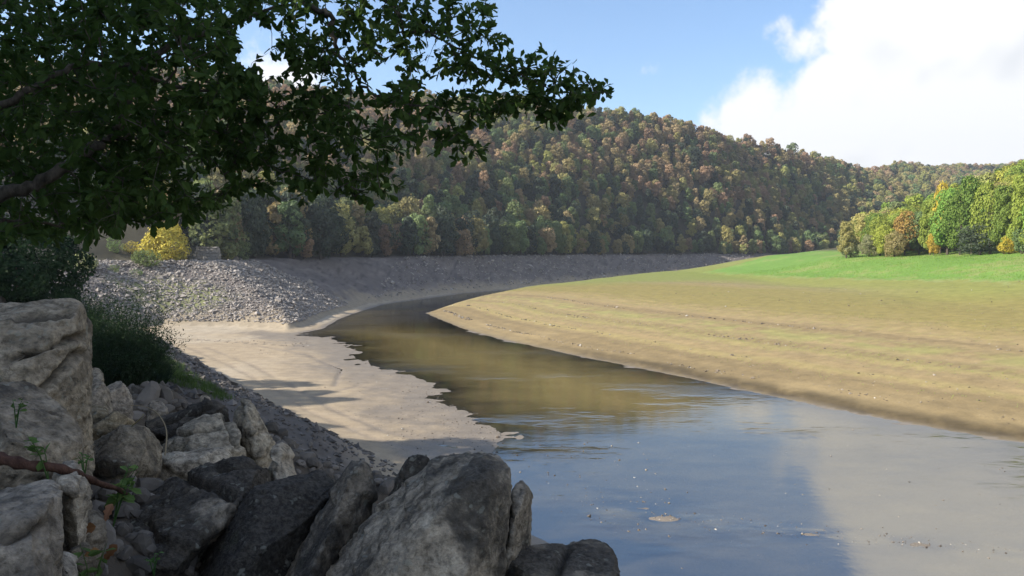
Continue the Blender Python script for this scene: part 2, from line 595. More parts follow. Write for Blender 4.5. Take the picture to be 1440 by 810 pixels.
scree = np.where(near[:, None], lerp(np.repeat(c3(.06, .05, .035), len(GX), 0), c3(.12, .10, .08), sstep(nf, -.2, .5)), scree)
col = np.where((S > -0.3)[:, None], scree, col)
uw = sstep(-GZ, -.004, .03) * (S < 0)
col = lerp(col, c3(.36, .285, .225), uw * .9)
col = lerp(col, c3(.12, .10, .085), uw * sstep(GY, 90, 115) * .9)  # bed painted darker upstream in place of the shade on the river
wet = (1 - sstep(GZ + .04 * nf, .0, .16)) * (S < 0)
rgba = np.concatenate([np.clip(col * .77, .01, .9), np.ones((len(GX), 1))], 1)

ii = np.arange(nd - 1)[:, None] * na
jj = np.arange(na)[None, :]
j2 = (jj + 1) % na
quads = np.stack([ii + jj, ii + j2, ii + na + j2, ii + na + jj], -1).reshape(-1, 4)
_a, _b, _c = (np.array([GX[quads[5, k]], GY[quads[5, k]]]) for k in (0, 1, 2))
if (_b - _a)[0] * (_c - _a)[1] - (_b - _a)[1] * (_c - _a)[0] < 0:
    quads = quads[:, ::-1]
Vt = np.stack([GX, GY, GZ], 1)
Vt = np.concatenate([Vt, [[0, 0, float(height(0., 0.)[0])]]])
fan = np.stack([np.full(na, len(Vt) - 1), (np.arange(na) + 1) % na, np.arange(na)], 1)
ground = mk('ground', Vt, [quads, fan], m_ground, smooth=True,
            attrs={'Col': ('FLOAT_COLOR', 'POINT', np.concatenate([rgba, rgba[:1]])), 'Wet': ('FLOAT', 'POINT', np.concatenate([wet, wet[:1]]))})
tag(ground, 'drained valley floor of beige mud with a bright green meadow and wooded slopes', kind='structure')

# ------------------------------------------------------------------ water
m_water, t = mat_new('water')
ad = t.n('ShaderNodeAttribute', attribute_name='Depth')
geo = t.n('ShaderNodeNewGeometry')
mp = t.n('ShaderNodeMapping')
mp.inputs['Scale'].default_value = (0.55, 1.0, 1.0)
t.l(geo.outputs['Position'], mp.inputs['Vector'])
patch = t.smooth(t.noise(mp.outputs[0], 0.09, 5, 0.6), 0.50, 0.64)
rip = t.noise(mp.outputs[0], 2.4, 5, 0.6)
rip2 = t.noise(mp.outputs[0], 0.5, 4, 0.6)
hgt = t.math('MULTIPLY', t.math('MULTIPLY_ADD', rip2, 2.0, rip), t.math('MULTIPLY_ADD', patch, 1.0, 0.22))
nrm = bump(t, hgt, 0.35, 0.05)
turb = t.math('SUBTRACT', 1.0, t.math('POWER', 2.718, t.math('MULTIPLY', ad.outputs['Fac'], -7.0)))
tr = t.n('ShaderNodeBsdfTransparent')
tr.inputs[0].default_value = (.93, .90, .80, 1)
df = t.n('ShaderNodeBsdfDiffuse')
df.inputs[0].default_value = (.27, .21, .078, 1)
m1 = t.n('ShaderNodeMixShader')
t.l(turb, m1.inputs[0])
t.l(tr.outputs[0], m1.inputs[1])
t.l(df.outputs[0], m1.inputs[2])
gl = t.n('ShaderNodeBsdfGlossy')
t.l(t.math('MULTIPLY_ADD', patch, .10, .03), gl.inputs['Roughness'])
t.l(nrm, gl.inputs['Normal'])
fr = t.n('ShaderNodeFresnel')
fr.inputs[0].default_value = 4.4
m2 = t.n('ShaderNodeMixShader')
t.l(fr.outputs[0], m2.inputs[0])
t.l(m1.outputs[0], m2.inputs[1])
t.l(gl.outputs[0], m2.inputs[2])
o = t.n('ShaderNodeOutputMaterial')
t.l(m2.outputs[0], o.inputs[0])

keep = (GZ < 0.0) & (S < 1)
fk = keep[quads].any(1) & (np.hypot(GX, GY)[quads[:, 0]] > 12)
qs = quads[fk]
used, inv = np.unique(qs, return_inverse=True)
Vw = np.stack([GX[used], GY[used], np.zeros(len(used))], 1)
river = mk('river', Vw, inv.reshape(-1, 4), m_water, smooth=True, attrs={'Depth': ('FLOAT', 'POINT', np.maximum(-GZ[used], 0) * (1 - .8 * sstep(GY[used], 92, 122)))})  # depth value lowered upstream: less murk, so the water looks dark as if shaded
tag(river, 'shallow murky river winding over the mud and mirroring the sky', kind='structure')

# ------------------------------------------------------------------ foliage materials
def leaf_mat(name, col, col2, trans=0.3, vscale=0.5, rnd=0.35, spec=.2):
    m, t = mat_new(name)
    oi = t.n('ShaderNodeObjectInfo')
    tcn = t.n('ShaderNodeTexCoord')
    at = t.n('ShaderNodeAttribute', attribute_name='Var')
    nz = t.noise(tcn.outputs['Object'], vscale, 3)
    k = t.math('ADD', t.math('MULTIPLY', at.outputs['Fac'], 0.6), t.math('MULTIPLY_ADD', nz, 0.9, -0.25), clamp=True)
    c = t.mix(k, col, col2)
    hv = t.n('ShaderNodeHueSaturation')
    t.l(c, hv.inputs['Color'])
    t.l(t.math('MULTIPLY_ADD', oi.outputs['Random'], 0.05, 0.475), hv.inputs['Hue'])
    r2 = t.math('FRACT', t.math('MULTIPLY', oi.outputs['Random'], 17.31))
    t.l(t.math('MULTIPLY_ADD', r2, rnd * 2, 1 - rnd), hv.inputs['Value'])
    d1 = t.n('ShaderNodeBsdfPrincipled')
    t.l(hv.outputs[0], d1.inputs['Base Color'])
    d1.inputs['Roughness'].default_value = 0.6
    d1.inputs['Specular IOR Level'].default_value = spec
    d2 = t.n('ShaderNodeBsdfTranslucent')
    t.l(hv.outputs[0], d2.inputs[0])
    mx = t.n('ShaderNodeMixShader')
    mx.inputs[0].default_value = trans
    t.l(d1.outputs[0], mx.inputs[1])
    t.l(d2.outputs[0], mx.inputs[2])
    o = t.n('ShaderNodeOutputMaterial')
    t.l(mx.outputs[0], o.inputs[0])
    return m


FOL = {
    'russet': leaf_mat('leaf_russet', (.275, .20, .115), (.39, .285, .16), rnd=.3),
    'olive': leaf_mat('leaf_olive', (.255, .23, .095), (.36, .315, .13), rnd=.2),
    'green': leaf_mat('leaf_green', (.125, .17, .068), (.20, .255, .10), rnd=.25),
    'dark': leaf_mat('leaf_dark', (.045, .065, .045), (.08, .105, .06), rnd=.25),
    'yellow': leaf_mat('leaf_yellow_green', (.28, .27, .09), (.38, .36, .12), rnd=.2),
    'orange': leaf_mat('leaf_orange', (.33, .19, .065), (.42, .27, .085), rnd=.15),
    'bright': leaf_mat('leaf_bright_green', (.15, .235, .045), (.24, .33, .06), .4, rnd=.25),
    'lime': leaf_mat('leaf_lime', (.26, .32, .055), (.36, .40, .07), .4, rnd=.2),
    'gold': leaf_mat('leaf_gold', (.42, .32, .04), (.55, .45, .07), rnd=.1),
    'pale': leaf_mat('leaf_pale', (.20, .22, .11), (.28, .29, .16)),
}


def bark_mat(name, a, b, sc=9.0):
    m, t = mat_new(name)
    tcn = t.n('ShaderNodeTexCoord')
    mp = t.n('ShaderNodeMapping')
    mp.inputs['Scale'].default_value = (1, 1, .35)
    t.l(tcn.outputs['Object'], mp.inputs['Vector'])
    n = t.noise(mp.outputs[0], sc, 8, 0.65)
    c = t.ramp(n, [(0.3, a), (0.7, b)])
    principled(t, c, 0.85, bump(t, n, 0.7, 0.03), 0.2)
    return m


m_bark = bark_mat('bark', (.035, .028, .022), (.11, .09, .07))
m_oakbark = bark_mat('oak_bark', (.03, .026, .021), (.15, .13, .105), 16)


# ------------------------------------------------------------------ tree crowns
def leaf_cards(P0, N, size, r, aspect=0.75):
    """bent leaf-clump faces (two triangles folded on the diagonal) at points P0 facing about N"""
    n = len(P0)
    a = r.normal(size=(n, 3))
    T = np.cross(N, a)
    T /= np.linalg.norm(T, axis=1, keepdims=True) + 1e-9
    B = np.cross(N, T)
    sz = size * r.uniform(.65, 1.35, (n, 1))
    b = sz * aspect * r.uniform(.7, 1.2, (n, 1))
    lift = N * sz * .25
    V = np.stack([P0 - T * sz, P0 - B * b + lift, P0 + T * sz, P0 + B * b + lift], 1).reshape(-1, 3)
    k = np.arange(n)[:, None] * 4
    F = np.concatenate([k + np.array([[0, 1, 2]]), k + np.array([[0, 2, 3]])], 0)
    return V, F


def crown_arrays(seed, h=10.0, r0=3.3, base=0.05, nl=13, n=2400, size=0.30, cone=0.0, aspect=.75):
    r = np.random.default_rng(seed)
    cs, rs = [], []
    for i in range(nl):
        u = (i + r.uniform(0, 1)) / nl
        z = h * (base + .10 + (0.80 - base) * u)
        env = math.sin(math.pi * (0.18 + 0.72 * u)) ** 0.7 * (1 - cone * u)
        a = i * 2.399 + r.uniform(-.5, .5)
        q = r0 * env * r.uniform(.35, .72)
        cs.append((q * math.cos(a), q * math.sin(a), z))
        rs.append(r0 * r.uniform(.26, .58) * (0.55 + .5 * env))
    cs, rs = np.array(cs), np.array(rs)
    k = r.integers(0, nl, n * 3)
    dr = r.normal(size=(n * 3, 3))
    dr /= np.linalg.norm(dr, axis=1, keepdims=True)
    rad = r.uniform(.80, 1.06, n * 3) * (1 + .22 * vnoise(dr * 2.5 + k[:, None] * 7.1, seed)) + .22 * r.uniform(0, 1, n * 3) ** 6
    p = cs[k] + dr * (rs[k] * rad)[:, None] * np.array([1, 1, .85])
    dd = np.linalg.norm((p[:, None, :] - cs[None]) / np.array([1, 1, .85]), axis=2) / rs[None]
    dd[np.arange(len(p)), k] = 9
    ok = (dd.min(1) > .82) & (p[:, 2] > h * base * .6)
    p, dr = p[ok][:n], dr[ok][:n]
    N = dr + r.normal(size=p.shape) * .45 + np.array([0, 0, .15])
    N /= np.linalg.norm(N, axis=1, keepdims=True)
    V, F = leaf_cards(p, N, size, r, aspect)
    var = np.repeat(r.uniform(0, 1, len(p)), 4)
    return V, F, var


def tube(path, radii, sides=7, cap=True):
    path = np.asarray(path, float)
    n = len(path)
    V, F = [], []
    ref = np.array([0.31, 0.17, 0.93])
    for i in range(n):
        d = path[min(i + 1, n - 1)] - path[max(i - 1, 0)]
        d /= np.linalg.norm(d) + 1e-9
        x = np.cross(d, ref if abs(d @ ref) < .95 else np.array([1., 0, 0]))
        x /= np.linalg.norm(x)
        y = np.cross(d, x)
        for s in range(sides):
            a = 2 * math.pi * s / sides
            V.append(path[i] + radii[i] * (math.cos(a) * x + math.sin(a) * y))
    for i in range(n - 1):
        for s in range(sides):
            s2 = (s + 1) % sides
            a, b, c, d = i * sides + s, i * sides + s2, (i + 1) * sides + s2, (i + 1) * sides + s
            F += [(a, b, c), (a, c, d)]
    if cap:
        V.append(path[-1] + (path[-1] - path[-2]) * .2)
        k = len(V) - 1
        F += [((n - 1) * sides + s, (n - 1) * sides + (s + 1) % sides, k) for s in range(sides)]
    return np.array(V), np.array(F)


def joinm(parts):
    Vs, Fs, o = [], [], 0
    for V, F in parts:
        Vs.append(V)
        Fs.append(np.asarray(F) + o)
        o += len(V)
    return np.concatenate(Vs), np.concatenate(Fs)


def trunk_arrays(seed, h):
    r = np.random.default_rng(seed + 900)
    parts = [tube([(0, 0, -.6), (0.05, 0, h * .2), (r.uniform(-.15, .15), r.uniform(-.15, .15), h * .45), (r.uniform(-.3, .3), r.uniform(-.3, .3), h * .75)], [.26, .2, .14, .05], 6)]
    for i in range(5):
        a, z = i * 2.4, h * (.25 + .09 * i)
        parts.append(tube([(0, 0, z), (math.cos(a) * 1.0, math.sin(a) * 1.0, z + .9), (math.cos(a) * 1.9, math.sin(a) * 1.9, z + 1.5)], [.09, .06, .02], 5))
    return joinm(parts)


SHAPES = [dict(h=10, r0=3.4), dict(h=10, r0=3.0, nl=11), dict(h=10, r0=3.8, nl=15), dict(h=10, r0=2.7, cone=.35, nl=12)]
_arr, _cache, trunk_me = {}, {}, []
for k, sh in enumerate(SHAPES):
    _arr['far', k] = crown_arrays(100 + k, n=2000, size=.31, **sh)
    _arr['mid', k] = crown_arrays(140 + k, n=5200, size=.185, **dict(sh, nl=sh.get('nl', 13) + 5)) if k < 3 else None
    V, F = trunk_arrays(k, 10)
    trunk_me.append(mk('trunk', V, F, m_bark, link=False).data)
_arr['mid', 3] = _arr['mid', 1]


def crown_mesh(cname, k, res='far'):
    if (cname, k, res) not in _cache:
        V, F, var = _arr[res, k]
        _cache[cname, k, res] = mk('crown', V, F, FOL[cname], attrs={'Var': ('FLOAT', 'POINT', var)}, link=False).data
    return _cache[cname, k, res]


def tree(x, y, sc, cname, k, label, group, name='tree', sz=1.0, rz=None, z=None, res='far'):
    z = float(height(x, y)[0]) if z is None else z
    e = empty(name, (x, y, z - .05), random.uniform(0, 6.28) if rz is None else rz)
    e.scale = (sc, sc, sc * sz)
    tag(e, label, 'tree', group)
    for nm, me in (('crown', crown_mesh(cname, k, res)), ('trunk', trunk_me[k])):
        o = bpy.data.objects.new(nm, me)
        C.objects.link(o)
        o.parent = e
    return e

# ------------------------------------------------------------------ canopy outline of the oak (photo pixels), used again below
CANOPY = [(-80, -80), (690, -80), (700, 30), (712, 55), (742, 62), (765, 78), (775, 66), (792, 82), (822, 106), (850, 118), (866, 132), (832, 150), (802, 164),
          (788, 180), (760, 174), (745, 158), (715, 160), (684, 188), (690, 215), (660, 230), (622, 216), (600, 200), (572, 214), (560, 240), (563, 268), (540, 290),
          (500, 290), (478, 282), (430, 280), (332, 272), (322, 298), (252, 314), (172, 322), (120, 342), (62, 344), (-80, 352)]

# ------------------------------------------------------------------ wood on the far hillside
gx, gy = np.meshgrid(np.arange(-260, 760, 4.5), np.arange(-40, 960, 4.5))
gx = (gx + rng.uniform(-2.4, 2.4, gx.shape)).ravel()
gy = (gy + rng.uniform(-2.4, 2.4, gy.shape)).ravel()
ss = info(gx, gy)
th = np.arctan2(gx, gy)
sc_ = np.interp(th, _th, _sc)
tt = (ss - 24) / np.maximum(sc_ - 4, 30)
nn = fbm(np.stack([gx, gy], 1) / 18, 3, seed=71)
# photo shows an open stony terrace round the yellow bush; the strip left of it is cleared to let sun onto the mud
clear = ((gx + 66) / 40) ** 2 + ((gy - 128) / 17) ** 2 < 1
clear |= (gx < -38) & (gy > 55) & (gy < 126) & (ss < 46)
sel = (ss > 19.5 + 2 * nn) & (tt < 1.12) & (np.abs(np.degrees(th)) < 41) & ~clear & (np.hypot(gx, gy) > 95)
gx, gy, ss, tt, nn = gx[sel], gy[sel], ss[sel], tt[sel], nn[sel]
far = np.hypot(gx, gy) > 520
drop = far & (rng.uniform(size=len(gx)) < .45)
gx, gy, ss, tt, nn, far = (a[~drop] for a in (gx, gy, ss, tt, nn, far))
gz = height(gx, gy)
nt = len(gx)
scl = (.50 + .48 * rng.beta(1.6, 1.8, nt)) * np.where(far, 1.2, 1.0) * np.where((ss < 30) & (gx < 25), 1.5, 1.0)
n_zone = fbm(np.stack([gx, gy], 1) / 60, 3, seed=77)
u = np.clip(rng.uniform(size=nt) + .55 * n_zone, 0, 1)
band_low = tt < .28 + .3 * n_zone
cls = np.where(u < .38, 0, np.where(u < .60, 1, np.where(u < .77, 2, np.where(u < .88, 3, 4))))
u2 = rng.uniform(size=nt)
cls = np.where(band_low, np.where(u2 < .15, 0, np.where(u2 < .32, 1, np.where(u2 < .62, 2, np.where(u2 < .95, 3, 4)))), cls)
sunny = (gx > 190) & (tt < .75)
cls = np.where(sunny & (u2 < .7), np.where(u2 < .3, 1, np.where(u2 < .5, 4, 2)), cls)
NAMES = ['russet', 'olive', 'green', 'dark', 'yellow']
shp = rng.integers(0, 3, nt)
shp = np.where(rng.uniform(size=nt) < .2, 3, shp)
rot = rng.uniform(0, 6.283, nt)
# the ones that show largest are trees of their own
px, py, dep = proj(np.stack([gx, gy, gz + 6 * scl], 1))
vis = (px > 5) & (px < 1435) & (dep > 0)
vis &= ~inside(px, py, CANOPY)
size_px = np.where(vis, scl * 7 / dep * FPX, 0)
size_px *= np.where(ss < 31, 1.35, np.where((tt > .9) & (tt < 1.03), 1.2, 1.0))      # front row and skyline show whole
size_px *= np.where((px > 1175) & (gx > 100) & (gy > 380), .6, 1)
order = np.argsort(-size_px)
NTHINGS = 190
pick = order[:NTHINGS]
WORDS = ['russet brown', 'olive', 'mid green', 'dark green', 'yellow green']
for i in pick:
    lvl = 'just above the bare bank' if ss[i] < 34 else ('on the hill skyline' if tt[i] > .88 else ('high on the far hillside' if tt[i] > .45 else 'low on the far hillside'))
    zone = lvl + ', ' + ['behind the ruined wall', 'left of the river bend', 'over the mud bar tip', 'right of the mud bar tip', 'over the middle of the mud bar', 'toward the valley end'][int(np.searchsorted([420, 530, 640, 780, 960], px[i]))]
    c = int(cls[i])
    lab = '%s%s tree %s' % ('large ' if scl[i] > .86 else ('small ' if scl[i] < .68 else ''), WORDS[c], zone)
    tree(float(gx[i]), float(gy[i]), float(scl[i]), NAMES[c], int(shp[i]), lab, 'trees of the far hillside', 'hillside_tree', sz=float(rng.uniform(.85, 1.3)), rz=float(rot[i]), z=float(gz[i]))
rest = np.ones(nt, bool)
rest[pick] = False


def forest(name, pts, scl, rot, cls, shp, names, label):
    """a far wood as one object: crowns instanced on points"""
    src = bpy.data.collections.new(name + '_crowns')
    idx = 0
    lut = {}
    for c in range(len(names)):
        for k in range(4):
            o = bpy.data.objects.new('crown_source_%02d' % idx, crown_mesh(names[c], k))
            src.objects.link(o)
            lut[c, k] = idx
            idx += 1
    me = bpy.data.meshes.new(name)
    me.vertices.add(len(pts))
    me.vertices.foreach_set('co', np.asarray(pts, np.float32).ravel())
    for an, typ, data in (('sc', 'FLOAT', scl), ('rz', 'FLOAT', rot), ('ix', 'INT', np.array([lut[int(c), int(k)] for c, k in zip(cls, shp)]))):
        a = me.attributes.new(an, typ, 'POINT')
        a.data.foreach_set('value', np.asarray(data, np.int32 if typ == 'INT' else np.float32))
    o = bpy.data.objects.new(name, me)
    C.objects.link(o)
    g = bpy.data.node_groups.new(name, 'GeometryNodeTree')
    g.interface.new_socket('Geometry', in_out='INPUT', socket_type='NodeSocketGeometry')
    g.interface.new_socket('Geometry', in_out='OUTPUT', socket_type='NodeSocketGeometry')
    N = g.nodes
    gi, go = N.new('NodeGroupInput'), N.new('NodeGroupOutput')
    ci = N.new('GeometryNodeCollectionInfo')
    ci.inputs['Collection'].default_value = src
    ci.inputs['Separate Children'].default_value = True
    ci.inputs['Reset Children'].default_value = True
    ip = N.new('GeometryNodeInstanceOnPoints')
    ip.inputs['Pick Instance'].default_value = True

    def named(nm, typ):
        n = N.new('GeometryNodeInputNamedAttribute')
        n.data_type = typ
        n.inputs['Name'].default_value = nm
        return n.outputs[0]
    L = g.links
    cx = N.new('ShaderNodeCombineXYZ')
    L.new(named('rz', 'FLOAT'), cx.inputs[2])
    L.new(gi.outputs[0], ip.inputs['Points'])
    L.new(ci.outputs[0], ip.inputs['Instance'])
    L.new(named('ix', 'INT'), ip.inputs['Instance Index'])
    L.new(cx.outputs[0], ip.inputs['Rotation'])
    L.new(named('sc', 'FLOAT'), ip.inputs['Scale'])
    L.new(ip.outputs[0], go.inputs[0])
    md = o.modifiers.new('crowns', 'NODES')
    md.node_group = g
    tag(o, label, 'forest', kind='stuff')
    return o


forest('forest', np.stack([gx, gy, gz - .1], 1)[rest], scl[rest], rot[rest], cls[rest], shp[rest], NAMES,
       'dense autumn wood of brown and green crowns covering the far hills')

# ------------------------------------------------------------------ trees at the meadow's edge, right
RIGHT = [  # photo x, photo y of the foot, height px, colour, shape, widen, label
    (1196, 361, 26, 'pale', 2, 1.5, 'small round pale green tree at the left end of the meadow'),
    (1222, 360, 30, 'pale', 2, 1.1, 'pale green tree beside the small round one at the meadow end'),
    (1190, 362, 52, 'yellow', 1, .8, 'yellowish slim tree rising behind the small round pale tree'),
    (1246, 360, 44, 'lime', 0, 1.1, 'yellow green tree left of the orange tree at the meadow edge'),
    (1272, 358, 62, 'orange', 0, .9, 'orange rusty tree standing among the green trees by the meadow'),
    (1258, 360, 34, 'olive', 2, 1.2, 'low olive tree in front of the orange tree'),
    (1292, 357, 60, 'green', 1, 1.0, 'dark leafy tree just right of the orange tree'),
    (1308, 357, 78, 'bright', 1, .8, 'tall green tree with a gold tree at its foot'),
    (1313, 358, 32, 'gold', 0, .8, 'small golden yellow tree at the foot of taller green trees'),
    (1322, 356, 100, 'gold', 1, .45, 'tall slim gold tree rising between the green crowns'),
    (1332, 357, 92, 'bright', 1, .8, 'tall bright green tree right of the golden trees'),
    (1350, 357, 84, 'bright', 0, .8, 'bright green tree left of the dark spreading tree'),
    (1378, 357, 42, 'dark', 2, 1.9, 'dark spreading evergreen low at the meadow edge'),
    (1366, 356, 108, 'bright', 1, .7, 'tall bright green tree behind the dark spreading evergreen'),
    (1392, 356, 100, 'lime', 0, .7, 'tall yellow green tree behind the dark spreading evergreen'),
    (1418, 356, 24, 'gold', 2, 1.6, 'low golden bushy tree near the right edge of the photo'),
    (1412, 356, 96, 'bright', 1, .7, 'tall green tree behind the low golden bushy tree'),
    (1436, 356, 40, 'green', 0, .9, 'dark green tree with a shaded trunk right of the low golden tree'),
    (1440, 355, 112, 'lime', 1, .7, 'tallest yellow green tree at the right edge of the photo'),
    (1470, 355, 100, 'bright', 0, .9, 'bright green tree cut by the right edge of the photo'),
]
for (px_, py_, hp, cn, k, wd, lab) in RIGHT:
    h_ = hit(px_, py_ + 1.5)
    p_, d_ = h_
    if d_ > 260:
        p_, d_ = hit(px_, 366)
    sc = hp / FPX * d_ / 9.6
    e = tree(float(p_[0]), float(p_[1]), sc, cn, k, lab, 'trees along the meadow edge', 'meadow_tree', res='mid')
    e.scale = (sc * wd, sc * wd, sc)
# fill the spur behind them
sx, sy = np.meshgrid(np.arange(84, 330, 6.2), np.arange(60, 330, 6.2))
sx = (sx + rng.uniform(-2.6, 2.6, sx.shape)).ravel()
sy = (sy + rng.uniform(-2.6, 2.6, sy.shape)).ravel()
TL = [(78, 212), (90, 200), (100, 186), (113, 180), (130, 165), (160, 120), (200, 60)]
edge = np.interp(sx, [p[0] for p in TL], [p[1] for p in TL])
sz_ = height(sx, sy)
sel = (sy > edge + 3) & (info(sx, sy) < -16) & (np.degrees(np.arctan2(sx, sy)) < 37)
dBk_ = seg_dist(sx, sy, BAR_BACK)
sel &= (dBk_ > 12) & (sx / sy > .425 + rng.uniform(0, .02, sx.shape))
sx, sy, sz_ = sx[sel], sy[sel], sz_[sel]
o_ = np.argsort(np.hypot(sx, sy))
RC = ['bright', 'lime', 'green', 'olive', 'orange', 'yellow']
RW = ['bright green', 'lime green', 'mid green', 'olive', 'orange', 'yellowish green']
keep_pts, nthing = [], 0
for i in o_:
    c = int(rng.choice(6, p=[.36, .36, .08, .05, .02, .13]))
    k = int(rng.integers(0, 4))
    s_ = float(rng.uniform(.85, 1.2))
    pxx, pyy, _ = proj(np.array([sx[i], sy[i], sz_[i] + 8]))
    if nthing < 55 and 1170 < pxx < 1440:
        tree(float(sx[i]), float(sy[i]), s_, RC[c], k, '%s%s tree in the sunlit wood %s' % ('broad ' if k == 2 else ('slim ' if k == 3 else ''), RW[c], 'behind the orange tree' if pxx < 1290 else ('above the golden trees' if pxx < 1345 else ('above the dark spreading evergreen' if pxx < 1400 else 'near the right edge of the photo'))), 'trees on the sunlit spur', 'spur_tree', z=float(sz_[i]), res='mid')
        nthing += 1
    else:
        keep_pts.append((sx[i], sy[i], sz_[i], s_, rng.uniform(0, 6.28), c, k))
kp = np.array(keep_pts)
forest('sunlit_wood', kp[:, :3], kp[:, 3], kp[:, 4], kp[:, 5].astype(int), kp[:, 6].astype(int), RC, 'sunlit green wood on the spur behind the meadow at the right')

# ------------------------------------------------------------------ bushes
bush_stem = bark_mat('bush_stem', (.05, .04, .03), (.12, .1, .07))


def bush(name, label, px_, py_, wpx, hpx, mat, n=1800, seed=1, size=None, base=.02, nl=10, pos=None, cat='bush', aspect=.75):
    p_, d_ = hit(px_, py_) if pos is None else pos
    w_, h_ = wpx / FPX * d_, hpx / FPX * d_
    e = empty(name, (p_[0], p_[1], p_[2] - .05))
    tag(e, label, cat)
    V, F, var = crown_arrays(seed, h=h_, r0=w_ / 2 * 1.12, base=base, nl=nl, n=n, size=size or max(.05, w_ * .03), aspect=aspect)
    mk('foliage', V, F, mat, e, attrs={'Var': ('FLOAT', 'POINT', var)})
    parts = []
    for i in range(6):
        a = i * 1.05
        parts.append(tube([(0, 0, -.1), (math.cos(a) * w_ * .1, math.sin(a) * w_ * .1, h_ * .3), (math.cos(a) * w_ * .25, math.sin(a) * w_ * .25, h_ * .65)], [w_ * .012, w_ * .009, w_ * .003], 5))
    V, F = joinm(parts)
    mk('stem', V, F, bush_stem, e)
    return e


m_ybush = leaf_mat('leaf_bush_yellow', (.42, .41, .055), (.62, .58, .09), .25, .4, .05)
m_gbush = leaf_mat('leaf_bush_green', (.13, .19, .06), (.20, .25, .08), .25, .4, .1)
m_lbush = leaf_mat('leaf_bush_light', (.25, .30, .12), (.36, .40, .18), .25, .4, .1)
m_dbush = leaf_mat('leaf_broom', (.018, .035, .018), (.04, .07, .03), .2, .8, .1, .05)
bush('bush', 'bright yellow bush on top of the stony bank at left', 236, 366, 60, 48, m_ybush, 4200, 11, nl=14)
bush('bush', 'small green bush crouching below the yellow bush', 205, 375, 34, 20, m_gbush, 1800, 12)
bush('bush', 'round pale green bush alone on the stony bank', 116, 378, 34, 20, m_lbush, 2200, 13, base=0.0)
bush('bush', 'little yellowish bush left of the yellow one', 186, 358, 18, 18, m_ybush, 900, 14)
bush('bush', 'tiny lime bush between the dark and the yellowish bush', 174, 356, 9, 13, m_lbush, 500, 15)
bush('bush', 'dark green bush at the back edge of the stony terrace', 160, 358, 22, 20, m_gbush, 1000, 16)
bush('bush', 'low green tuft bush right below the lone round bush', 160, 384, 18, 9, m_gbush, 500, 17)
bush('bush', 'flat green plant below the small green bush', 193, 389, 18, 6, m_gbush, 400, 18)
bush('bush', 'pale yellow green bush right of the ruined wall', 322, 366, 24, 20, FOL['yellow'], 1200, 19)
bush('bush', 'greenish bush second right of the ruined wall', 342, 366, 22, 28, FOL['green'], 1200, 20)

# ------------------------------------------------------------------ ruined wall beside the yellow bush
m_stonewall, t = mat_new('wall_stone')
tcn = t.n('ShaderNodeTexCoord')
n_ = t.noise(tcn.outputs['Object'], 3.0, 7, .65)
principled(t, t.ramp(n_, [(.3, (.15, .14, .125)), (.7, (.33, .31, .28))]), .9, bump(t, n_, .6, .04), .2)
p_, d_ = hit(291, 366)
wl = empty('ruined_wall', (p_[0], p_[1] + .4, p_[2] - .3), math.radians(-6))
tag(wl, 'low grey ruined stone wall beside the yellow bush', 'wall')
W_, Hw = 40 / FPX * d_, 20 / FPX * d_
rw = np.random.default_rng(5)
parts = []


def block(x0, x1, y0, y1, z0, z1, j, r):
    c = np.array([[x, y, z] for z in (z0, z1) for y in (y0, y1) for x in (x0, x1)], float) + r.uniform(-j, j, (8, 3))
    f = np.array([(0, 2, 3), (0, 3, 1), (4, 5, 7), (4, 7, 6), (0, 1, 5), (0, 5, 4), (2, 6, 7), (2, 7, 3), (0, 4, 6), (0, 6, 2), (1, 3, 7), (1, 7, 5)])
    return c, f


rows = 5
for r_ in range(rows):
    z0, z1 = r_ * Hw / rows, (r_ + 1) * Hw / rows - .03
    x = -W_ / 2 + .25 * max(0, r_ - 2)
    x1 = W_ / 2 - .12 * r_
    while x < x1 - .2:
        wd = rw.uniform(.35, .8)
        parts.append(block(x, min(x + wd - .03, x1), -.45 + .05 * r_ + rw.uniform(-.05, .05), .5, z0, z1, .03, rw))
        x += wd
V, F = joinm(parts)
mk('masonry', V, F, m_stonewall, wl)
V, F = joinm([block(-W_ / 2 + .5 + i * (W_ - 1.1) / 5, -W_ / 2 + .5 + (i + 1) * (W_ - 1.1) / 5 - .04, -.4, .55, Hw + .0, Hw + .16, .04, rw) for i in range(5)])
mk('coping', V, F, m_stonewall, wl)

# ------------------------------------------------------------------ scree and pebbles (joined: nobody could count them)
m_scree, t = mat_new('scree_stone')
at = t.n('ShaderNodeAttribute', attribute_name='Var')
geo = t.n('ShaderNodeNewGeometry')
n_ = t.noise(geo.outputs['Position'], 5.0, 5, .6)
c_ = t.ramp(at.outputs['Fac'], [(0, (.15, .135, .128)), (.5, (.27, .245, .225)), (1, (.44, .40, .36))])
c_ = t.mix(.35, c_, t.ramp(n_, [(.3, (.10, .09, .085)), (.7, (.38, .35, .31))]))
principled(t, c_, .9, None, .2)

ico = bmesh.new()
bmesh.ops.create_icosphere(ico, subdivisions=1, radius=1.0)
IV = np.array([v.co[:] for v in ico.verts])
IF = np.array([[v.index for v in f.verts] for f in ico.faces])
ico.free()
m_scree2, t = mat_new('dark_rubble')
at = t.n('ShaderNodeAttribute', attribute_name='Var')
geo = t.n('ShaderNodeNewGeometry')
n_ = t.noise(geo.outputs['Position'], 9.0, 5, .6)
c_ = t.ramp(at.outputs['Fac'], [(0, (.05, .046, .042)), (.6, (.12, .11, .10)), (1, (.24, .22, .20))])
c_ = t.mix(.35, c_, t.ramp(n_, [(.3, (.05, .045, .04)), (.7, (.20, .185, .165))]))
principled(t, c_, .9, None, .2)

